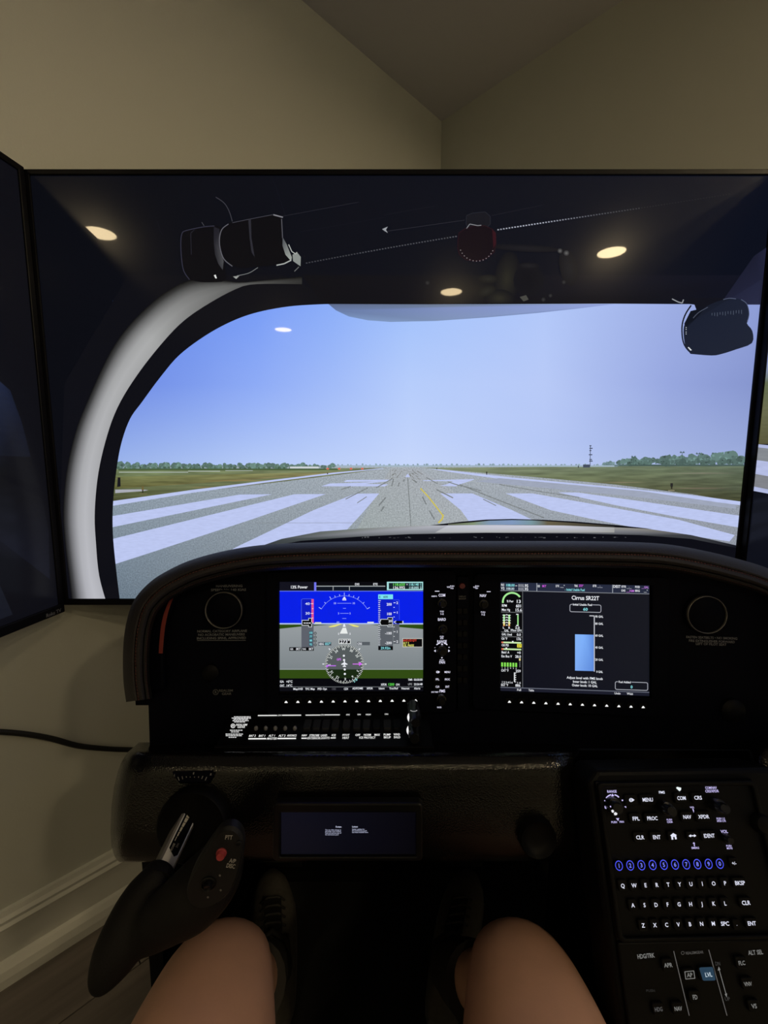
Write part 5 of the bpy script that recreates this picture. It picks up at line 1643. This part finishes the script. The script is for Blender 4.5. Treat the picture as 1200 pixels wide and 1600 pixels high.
legend(ck, ka, [('RANGE', 956, 1236.6, 4.0, 15, PL), ('FMS', 1034, 1238, 4.0, 9.5, KW), ('COM/NAV', 1110.8, 1230.8, 3.8, 18, PL), ('CRS/XPDR', 1112.4, 1236, 4.2, 21, PL),
                ('PUSH', 959.5, 1284.6, 3.2, 9, PL), ('PAN', 971.4, 1284, 3.2, 7, PL), ('PUSH', 1045.8, 1280.8, 2.8, 8.6, PL), ('CRSR', 1046.6, 1284.4, 2.8, 9, PL), ('PUSH 1-2', 1126, 1279, 3.0, 13, PL), ('XPDR CTR', 1127, 1282.8, 3.0, 14, PL),
                ('VOL', 1131.6, 1299.2, 4.8, 11, PL), ('EMERG', 1086.4, 1324.8, 3.2, 12, PL), ('arrow', 1085.2, 1322.4, 1084.4, 1317, 1.3, PL), ('poly', [(1082.4, 1318.4), (1084, 1315.8), (1086.2, 1318)], PL),
                ('PUSH', 1138.8, 1321.6, 3.0, 8.4, PL), ('MUTE', 1140, 1325.4, 3.0, 9, PL), ('VOL', 1081.4, 1261.4, 2.6, 7, PL), ('arrow', 1082.5, 1263.5, 1085.6, 1273, 1.4, PL), ('arrow', 1085.4, 1273, 1088, 1275.6, 2.0, PL),
                ('ring', 957.5, 1254, 11.5, 13.4, PL, 40, 78), ('ring', 957.5, 1254, 11.5, 13.4, PL, 102, 146), ('poly', [(954.6, 1244.6), (957, 1239.8), (959.6, 1243.8)], PL),
                ('poly', [(943, 1262), (945.6, 1258.6), (947.6, 1264)], PL), ('poly', [(962.4, 1278.6), (967.4, 1278.2), (966, 1283)], PL), ('poly', [(975.4, 1260.4), (978, 1259.6), (978.8, 1262.6)], PL),
                ('poly', [(1056.4, 1231.4), (1058, 1229.4), (1064.4, 1231), (1064, 1234.4), (1061.6, 1236.4)], (236, 246, 246)), ('poly', [(944, 1250.6), (945.4, 1250), (945.8, 1251.8), (944.2, 1252)], PL), ('poly', [(971.2, 1249.6), (973.4, 1249.2), (973.8, 1251.4), (971.8, 1251.8)], PL)], 0.0)
# knobs on the keypad
for x, y, r, hg in ((961, 1260, 11, 0.016), (1043, 1264, 9.5, 0.020), (1125, 1260, 9.5, 0.020), (1137, 1311, 6, 0.012)):
    o = knob(ck, x, y, r, hg, ka, base=-0.0008)
    a, b = ck.loc(x, y, hg); kx = ck.k(x, y)[0]
    m = MB(); m.lathe(ck, a, b, [(r*0.62*kx, hg*0.9), (r*0.60*kx, hg*1.25), (r*0.5*kx, hg*1.32), (r*0.1*kx, hg*1.32)], 20, h=-0.0008)
    m.build('inner_knob', M['knob'], o, True, 35)
qq = Pic(ck, 0.0005, 2e-5)
legend(ck, ka, [('poly', [(954.8, 1266.4), (957.4, 1265), (959.6, 1267), (958.8, 1269.6), (956.4, 1269.8)], (236, 236, 240)), ('poly', [(959, 1270.8), (961.6, 1268.8), (964.8, 1271), (963.6, 1273.6), (960.4, 1274)], (236, 236, 240)), ('poly', [(952.8, 1259.4), (954.4, 1258.8), (955, 1261.4), (953.6, 1261.6)], PL)], 0.0222, 'joystick_marks')

# autopilot controller below it
ap = thing('autopilot_controller', ck.w(*ck.loc(1085, 1640), -0.006), 'autopilot controller with dim grey legends and one blue-lit key below the keypad', 'control panel')
x0, y1 = ck.loc(966, 1474); x1 = x0 + 0.185; y0 = ck.loc(1060, 1660)[1]
m = MB(); m.sbox(ck, x0, x1, y0, y1, -0.006, -0.0008); bevel(m.build('faceplate', M['black'], ap), 0.0015)
DG = (122, 122, 120); DD = (52, 52, 52)
legend(ck, ap, [('HDG/TRK', 1009, 1493.6, 7.0, 27, DG, 3), ('REALSIMGEAR', 1085, 1488.4, 4.2, 28, (74, 72, 70), 2), ('ALT SEL', 1180.4, 1488, 7.0, 23, DG, 2), ('DN', 1121.4, 1505.6, 6, 8, DD), ('UP', 1136.4, 1560.6, 6, 8, DD),
                ('PUSH', 1016.4, 1547.8, 4.0, 14, (38, 38, 38)), ('arrow', 1052.6, 1486, 1077, 1587, 1.2, (92, 90, 88)), ('arrow', 1107.4, 1484, 1136, 1587, 1.2, (92, 90, 88)), ('arrow', 1123.4, 1514, 1134.6, 1554, 1.0, DG),
                ('poly', [(1121.4, 1516.6), (1123, 1510), (1125.8, 1515.4)], DG), ('poly', [(1132.4, 1553.4), (1136, 1551.8), (1135.6, 1558.6)], DG), ('ring', 1066.8, 1489, 2.0, 2.8, (74, 72, 70), 0, 360)], -0.0004)
for s_, x, y, w, hh, kw, c in (('APR', 1044, 1508, 12.5, 6.6, 18, DG), ('HDG', 1029, 1577, 12.5, 6.6, 18, (84, 84, 84)), ('NAV', 1059.6, 1576, 12, 6.6, 18, DG), ('FD', 1086, 1558, 7.6, 7.2, 18, DG), ('FLC', 1159, 1504.6, 10.5, 6.6, 18, DG), ('VNV', 1168.6, 1537.4, 12, 6.4, 18, DG), ('VS', 1178.4, 1572, 8, 7, 18, DG)):
    ckey(ap, x, y, kw, 20, [(s_, x, y, hh, w, c, 2)])
ckey(ap, 1077.6, 1523.4, 20, 20, [('AP', 1077.6, 1523.4, 6.8, 8.4, DG), ('arrow', 1070, 1518.4, 1084, 1517, 1.1, DG), ('arrow', 1071.4, 1529.8, 1085.8, 1528.6, 1.1, DG), ('arrow', 1070, 1518, 1071.6, 1530, 1.1, DG), ('arrow', 1084, 1517, 1085.8, 1529, 1.1, DG)])
lv = ckey(ap, 1105, 1522, 26, 22, None)
legend(ck, lv, [('poly', [(1092.6, 1513.2), (1094.6, 1511.6), (1112.4, 1510.8), (1114.2, 1512.6), (1118, 1530.4), (1116.6, 1532), (1100, 1532.4), (1098, 1531)], (34, 60, 80))], 0.0029, 'light')
legend(ck, lv, [('LVL', 1107, 1522.8, 6.8, 11, (190, 206, 216), 2)], 0.0032)

# side knob right of the keypad
a, b = ck.loc(1186, 1285)
m = MB(); m.lathe(ck, a, b, [(0.010, -0.006), (0.010, 0.004), (0.008, 0.008), (0.003, 0.009)], 24); m.build('dimmer_knob', M['black'], con, True, 40)

# ------------------------------------------------------------------ side yoke
yk = thing('side_yoke', P(250, 1420, 0.46), 'black side yoke grip on a grey metal shaft with printed trim scale', 'control yoke')
A, B = P(306, 1250, 0.548), P(236, 1396, 0.476)
ax = (A-B).normalized()
# shaft: square tube with a broad front face and a narrow left face
nf = (-FWD - ax*(-FWD).dot(ax)).normalized()
sd_ = ax.cross(nf).normalized()          # across
if sd_.dot(RIGHT) < 0: sd_ = -sd_
ang = math.radians(-22)
nf2 = nf*math.cos(ang) + sd_*math.sin(ang)*-1
nf2.normalize(); sd2 = ax.cross(nf2).normalized()
if sd2.dot(RIGHT) < 0: sd2 = -sd2
hw = 0.0098
m = MB()
ch = 0.0022
prof = [(-hw+ch, hw), (hw-ch, hw), (hw, hw-ch), (hw, -hw), (-hw, -hw), (-hw, hw-ch)]
v = [Q + sd2*x + nf2*y for Q in (B, A) for x, y in prof]
n = len(prof)
f = [[i, (i+1) % n, n+(i+1) % n, n+i] for i in range(n)] + [list(range(n))[::-1], [n+i for i in range(n)]]
m.add(v, f)
shaft = m.build('shaft', M['alu'], yk)
ys = Surf(B + nf2*hw, sd2, ax)
L = (A-B).length
m = MB(); lw0, lw1 = -0.0062, 0.0062
m.prism(ys, [(lw0, L*0.42), (lw1-0.003, L*0.36), (lw1, L*0.385), (lw1, L*0.97), (lw0, L*0.97)], -0.0002, 0.0004)
lab = m.build('trim_label', M['fascia'], shaft)
p = Pic(ys, 0.0006, 2e-5)
for k in range(9):
    t0 = 0.50 + 0.052*k; t1 = t0 + 0.046
    w0 = 0.0003 + 0.0006*k; 
    p.local([(-0.0042, L*t0), (-0.0042+w0*1.0+0.0004, L*t0), (-0.0042+w0*1.25+0.0004, L*t1), (-0.0042, L*t1)], (176, 172, 162), M['ink'])


def ytext(s_, a, b, h, col, surf, pc, mat, rot=0.0, w=None):
    V, Fc, W = text2d(s_)
    sx = w/W if w else h
    cr, sr = math.cos(rot), math.sin(rot)
    pc.h += pc.step
    bb = len(pc.v)
    for X, Y in V:
        dx, dy = (X-W/2)*sx, (Y-0.5)*h
        pc.v.append(surf.w(a+dx*cr-dy*sr, b+dx*sr+dy*cr, pc.h))
    mi = pc.mi(mat)
    for ff in Fc: pc.f.append([i+bb for i in ff]); pc.c.append([lin(col)]*len(ff)); pc.m.append(mi)


ytext('NOSE', -0.0030, L*0.43, 0.0022, (140, 136, 130), ys, p, M['ink'], rot=math.pi/2, w=0.0085)
ytext('DN', 0.0012, L*0.47, 0.0022, (110, 106, 100), ys, p, M['ink'], rot=math.pi/2, w=0.004)
ytext('UP', 0.0042, L*0.90, 0.0022, (120, 116, 110), ys, p, M['ink'], rot=math.pi/2, w=0.004)
p.build('scale_print', lab)
# grip: pod along the shaft plus the handle that branches off to the right
def oval_loft(m, pts, n=16):
    """pts: (px, py, depth, half width px); sections across the run of the spine, flattened in depth"""
    c = [P(x, y, d) for x, y, d, w in pts]
    v = []; f = []
    for k, (x, y, d, w) in enumerate(pts):
        t = (c[min(k+1, len(c)-1)]-c[max(k-1, 0)]).normalized()
        nn = (-FWD - t*(-FWD).dot(t)).normalized()
        ss = t.cross(nn)
        R = w*d/F
        for i in range(n):
            a_ = 2*math.pi*i/n
            v.append(c[k] + ss*R*math.cos(a_) + nn*R*0.78*math.sin(a_))
    for k in range(len(pts)-1):
        for i in range(n): f.append([k*n+i, k*n+(i+1) % n, (k+1)*n+(i+1) % n, (k+1)*n+i])
    f += [list(range(n))[::-1], [(len(pts)-1)*n+i for i in range(n)]]
    m.add(v, f)


m = MB()
oval_loft(m, catmull([(250, 1364, 0.478, 19), (245, 1371, 0.474, 25), (232, 1394, 0.467, 33), (214, 1426, 0.459, 37), (196, 1462, 0.450, 38), (178, 1496, 0.442, 35), (162, 1526, 0.436, 26), (152, 1546, 0.433, 16), (147, 1555, 0.432, 6)], 3))
oval_loft(m, catmull([(200, 1478, 0.450, 22), (228, 1458, 0.450, 33), (262, 1432, 0.450, 42), (296, 1408, 0.452, 48), (322, 1382, 0.456, 47), (340, 1356, 0.460, 42), (352, 1330, 0.464, 32), (359, 1311, 0.466, 20), (362, 1302, 0.467, 9)], 3))
grip = m.build('grip', M['grip'], yk, True)
r = grip.modifiers.new('remesh', 'REMESH'); r.mode = 'VOXEL'; r.voxel_size = 0.0028; r.use_smooth_shade = True
sm = grip.modifiers.new('smooth', 'SMOOTH'); sm.factor = 0.5; sm.iterations = 10
# collar where the shaft enters
m = MB(); m.tube([P(252, 1360, 0.486), P(247, 1369, 0.480), P(242, 1381, 0.472)], [0.0150, 0.0178, 0.0178], 24); m.build('collar', M['grip'], yk, True, 40)
# button face
bf = Surf(P(335, 1360, 0.424), RIGHT + FWD*0.14, UP - FWD*0.06)
outl = catmull([(331, 1314), (345, 1298), (362, 1294), (375, 1303), (380, 1320), (377, 1352), (367, 1382), (350, 1406), (327, 1420), (304, 1421), (292, 1408), (291, 1390), (301, 1362), (316, 1336), (331, 1314)], 4)[:-1]
m = MB(); m.prism(bf, outline(bf, outl), -0.012, 0.0, top_inset=(0.0025, -0.003))
fp = m.build('button_plate', M['grip_plate'], yk, True, 30)
p = Pic(bf, 0.0004, 2e-5)
GY = (170, 168, 164)
p.text('PTT', 357.4, 1308.4, 6.6, GY, M['ink'], w=11.5, rot=-8)
p.text('A/P', 363.4, 1345, 6.4, GY, M['ink'], w=10, rot=-16); p.text('DISC', 360.6, 1353, 6.6, GY, M['ink'], w=14, rot=-16)
for x, y in ((343.5, 1368), (344.8, 1391), (324.8, 1402)): p.disc(x, y, 1.7, (120, 118, 116), M['ink'], n=10)
p.build('plate_lettering', fp)


def stud(px, py, prof, name, mat, parent=yk):
    a, b = bf.loc(px, py); k = bf.k(px, py)[0]
    m = MB(); m.lathe(bf, a, b, [(r_*k, h_) for r_, h_ in prof], 26)
    return m.build(name, mat, parent, True, 40)


stud(346, 1332.5, [(8.4, -0.001), (8.4, 0.0012), (7.2, 0.0016), (6.9, 0.0040), (6.0, 0.0054), (4.0, 0.0050), (0.5, 0.0046)], 'disconnect_button', M['redbtn'])
stud(373, 1317, [(4.6, -0.001), (4.4, 0.0012), (3.2, 0.0015), (3.0, 0.0004), (0.4, 0.0004)], 'push_to_talk_button', M['grip_plate'])
hat = stud(326, 1380, [(12.5, -0.001), (12.2, 0.0014), (10.6, 0.0018), (10.2, 0.0006), (7.4, 0.0008), (7.0, 0.004), (5.6, 0.0062), (3.4, 0.0056), (0.5, 0.0054)], 'hat_switch', M['knob'])

# ------------------------------------------------------------------ pilot's legs
def person():
    t = thing('person', (-0.02, 0.45, 0.0), 'seated person seen only as two bare knees, in laced sneakers', 'person')
    me = bpy.data.meshes.new('body')
    # joints: pelvis, hips, mid thighs, knees, shins, ankles, feet
    V = [(-0.01, -0.14, 0.52)]
    R = [(0.12, 0.11)]
    E = []
    def chain(x0, kx, ax_, ay):
        pts = [((-0.01+x0*0.085), -0.12, 0.53, 0.104), (x0*0.12, 0.04, 0.534, 0.108), ((kx*0.86), 0.20, 0.538, 0.104), (kx*0.95, 0.315, 0.542, 0.096), (kx*0.99, 0.395, 0.545, 0.082), (kx*1.01, 0.458, 0.542, 0.064),
               (kx*1.01, 0.490, 0.488, 0.050), (kx*1.01+(ax_-kx)*0.22, 0.555, 0.385, 0.045), (kx+(ax_-kx)*0.6, 0.655, 0.26, 0.040), (ax_, 0.755, 0.15, 0.034), (ax_, 0.79, 0.10, 0.034)]
        prev = 0
        for x, y, z, r in pts:
            V.append((x, y, z)); R.append((r, r)); E.append((prev, len(V)-1)); prev = len(V)-1
    chain(1, 0.160, 0.135, 0.8)
    chain(-1, -0.192, -0.232, 0.8)
    c = Vector((-0.02, 0.45, 0.0))
    me.from_pydata([tuple(Vector(v)-c) for v in V], E, [])
    me.materials.append(M['skin'])
    o = bpy.data.objects.new('body', me)
    link(o, t, c)
    sk = o.modifiers.new('skin', 'SKIN'); sk.use_smooth_shade = True
    lay = me.skin_vertices[0] if me.skin_vertices else None
    if lay is None:
        bpy.context.view_layer.objects.active = o
        o.select_set(True)
        bpy.ops.mesh.customdata_skin_add()
        lay = me.skin_vertices[0]
    for i, r in enumerate(R):
        lay.data[i].radius = r
        lay.data[i].use_root = (i == 0)
    ss = o.modifiers.new('subdivision', 'SUBSURF'); ss.levels = 3; ss.render_levels = 3
    # dark socks, drawn up the shins to stand in for the knees' shade
    for kx, ax_ in ((0.160, 0.135), (-0.192, -0.232)):
        m = MB(); m.tube([(kx+(ax_-kx)*0.42, 0.600, 0.322), (kx+(ax_-kx)*0.62, 0.655, 0.262), (kx+(ax_-kx)*0.85, 0.702, 0.208), (ax_, 0.745, 0.160), (ax_, 0.785, 0.108), (ax_, 0.800, 0.085)], [0.053, 0.051, 0.048, 0.044, 0.042, 0.040], 18)
        m.build('sock', M['lace'], t, True, 60)
    # dark shorts over pelvis and upper thighs
    m = MB()
    for s_, kx in ((1, 0.158), (-1, -0.196)):
        m.tube([(-0.01+s_*0.07, -0.24, 0.540), (s_*0.09, -0.12, 0.537), (s_*0.12, 0.04, 0.536), (kx*0.82, 0.15, 0.538), (kx*0.86, 0.20, 0.539)], [0.135, 0.142, 0.138, 0.134, 0.131], 24)
    m.tube([(-0.01, -0.05, 0.535), (-0.01, -0.24, 0.545)], [0.12, 0.15], 24)
    m.build('shorts', M['shorts'], t, True, 60)
    return t


pers = person()


def shoe(x, label, toe):
    """a laced running shoe standing on the floor mat, heel towards the pilot"""
    y0, L_ = 0.735, 0.295
    z0 = 0.016
    base = Vector((x, y0, z0))
    t = thing('sneaker', base, label, 'shoe', 'pair of sneakers')
    def wid(s): return 0.033 + 0.016*math.sin(min(s*1.15, 1)*math.pi*0.62) if s < 0.9 else 0.048*math.sqrt(max(1-((s-0.72)/0.28)**2, 0.02))
    def hw_(s): return 0.052*math.sqrt(max(1-((s-0.68)/0.33)**2, 0.03)) if s > 0.68 else 0.036 + 0.016*math.sin(s/0.68*math.pi/2) if s > 0.08 else 0.036*math.sqrt(max(1-((0.08-s)/0.081)**2, 0.05))
    def top(s): return 0.105 - 0.060*max(0, (s-0.30)/0.7)**0.75 - (0.012 if s > 0.95 else 0)
    S = [0.0, 0.03, 0.08, 0.16, 0.26, 0.36, 0.46, 0.56, 0.66, 0.76, 0.86, 0.93, 0.98, 1.0]
    tl = toe
    def W(s, a, h):   # along, across, up
        yy = s*L_
        return Vector((x + a + tl*(s-0.5)*0.075, y0 + yy*math.cos(0.14), z0 + h + yy*math.sin(0.14)))
    m = MB(); v = []; f = []
    n = 12
    for s in S:
        for i in range(n):
            a = math.pi*2*i/n
            q = hw_(s)*1.06
            v.append(W(s, q*math.cos(a), 0.015+0.014*math.copysign(min(1, abs(math.sin(a))*1.6), math.sin(a)) if abs(math.sin(a)) > 1e-6 else 0.015))
    for k in range(len(S)-1):
        for i in range(n): f.append([k*n+i, k*n+(i+1) % n, (k+1)*n+(i+1) % n, (k+1)*n+i])
    f += [list(range(n))[::-1], [(len(S)-1)*n+i for i in range(n)]]
    m.add(v, f); m.build('sole', M['sole'], t, True, 50)
    m = MB(); v = []; f = []
    n = 13
    for s in S:
        for i in range(n):
            a = math.pi*i/(n-1)
            q = hw_(s)
            hh = top(s)
            v.append(W(s*0.985+0.006, q*math.cos(a)*(1-0.28*math.sin(a)*(1 if s < 0.5 else 0.5)), 0.026 + (hh-0.026)*math.sin(a)**0.8))
    for k in range(len(S)-1):
        for i in range(n-1): f.append([k*n+i, (k+1)*n+i, (k+1)*n+i+1, k*n+i+1])
    f += [list(range(n)), [(len(S)-1)*n+i for i in range(n)][::-1]]
    m.add(v, f); up = m.build('upper', M['shoe'], t, True, 60)
    m = MB()
    S2 = [0.36, 0.46, 0.56, 0.66]
    v = [W(s, a*0.020, top(s)+0.004) for s in S2 for a in (-1, 1)] + [W(s, a*0.020, top(s)-0.006) for s in S2 for a in (-1, 1)]
    f = [[2*k, 2*k+1, 2*k+3, 2*k+2] for k in range(3)] + [[8+2*k+2, 8+2*k+3, 8+2*k+1, 8+2*k] for k in range(3)] + [[2*k, 2*k+2, 8+2*k+2, 8+2*k] for k in range(3)] + [[2*k+3, 2*k+1, 8+2*k+1, 8+2*k+3] for k in range(3)] + [[1, 0, 8, 9], [6, 7, 15, 14]]
    m.add(v, f); m.build('tongue', M['shoe_dark'], t)
    for k in range(4):
        s = 0.40+0.075*k
        m = MB(); m.tube([W(s, -0.028, top(s)-0.006), W(s+0.01, -0.012, top(s)+0.006), W(s+0.02, 0.012, top(s+0.02)+0.007), W(s+0.03, 0.028, top(s+0.03)-0.006)], 0.0026, 6)
        m.build('lace', M['lace'], t, True)
    m = MB()
    m.tube([W(0.02, 0.0, 0.095), W(0.14, 0.03, 0.108), W(0.26, 0.03, 0.108), W(0.33, 0.0, 0.110), W(0.26, -0.03, 0.108), W(0.14, -0.03, 0.108), W(0.02, 0.0, 0.095)], 0.007, 8)
    m.build('collar', M['shoe_dark'], t, True)
    return t


shoe(-0.252, 'grey tan laced sneaker on the left foot, below the side yoke', -1)
shoe(0.165, 'dim grey laced sneaker on the right foot, with pale sole edge', 1.4)

# rudder pedals beyond the shoes
rp_ = thing('rudder_pedals', (-0.03, 1.08, 0.017), 'black rudder pedals in the dark footwell ahead of the shoes', 'pedals')
m = MB(); m.box((-0.33, 1.055, 0.017), (0.28, 1.14, 0.05)) ; m.build('base', M['steel'], rp_)
for x in (-0.27, 0.215):
    m = MB(); m.add([Vector((x+dx, 1.062+dy+zz*0.25, 0.055+zz)) for dx in (-0.05, 0.05) for dy, zz in ((0, 0), (0.012, 0), (0.012, 0.17), (0, 0.17))],
                    [(0, 1, 2, 3), (7, 6, 5, 4), (0, 4, 5, 1), (1, 5, 6, 2), (2, 6, 7, 3), (3, 7, 4, 0)])
    pd = m.build('pedal', M['steel'], rp_)
    m = MB(); m.box((x-0.012, 1.075, 0.045), (x+0.012, 1.095, 0.12)); m.build('pedal_arm', M['steel'], pd)

# seat under the pilot
se = thing('pilot_seat', (-0.02, -0.10, 0.0), 'black cushioned pilot seat under the seated person', 'seat')
m = MB(); m.box((-0.27, -0.42, 0.27), (0.23, 0.26, 0.385)); bevel(m.build('cushion', M['seat'], se), 0.03, 3)
m = MB(); m.box((-0.22, -0.36, 0.0), (0.18, 0.18, 0.27)); m.build('pedestal', M['steel'], se)
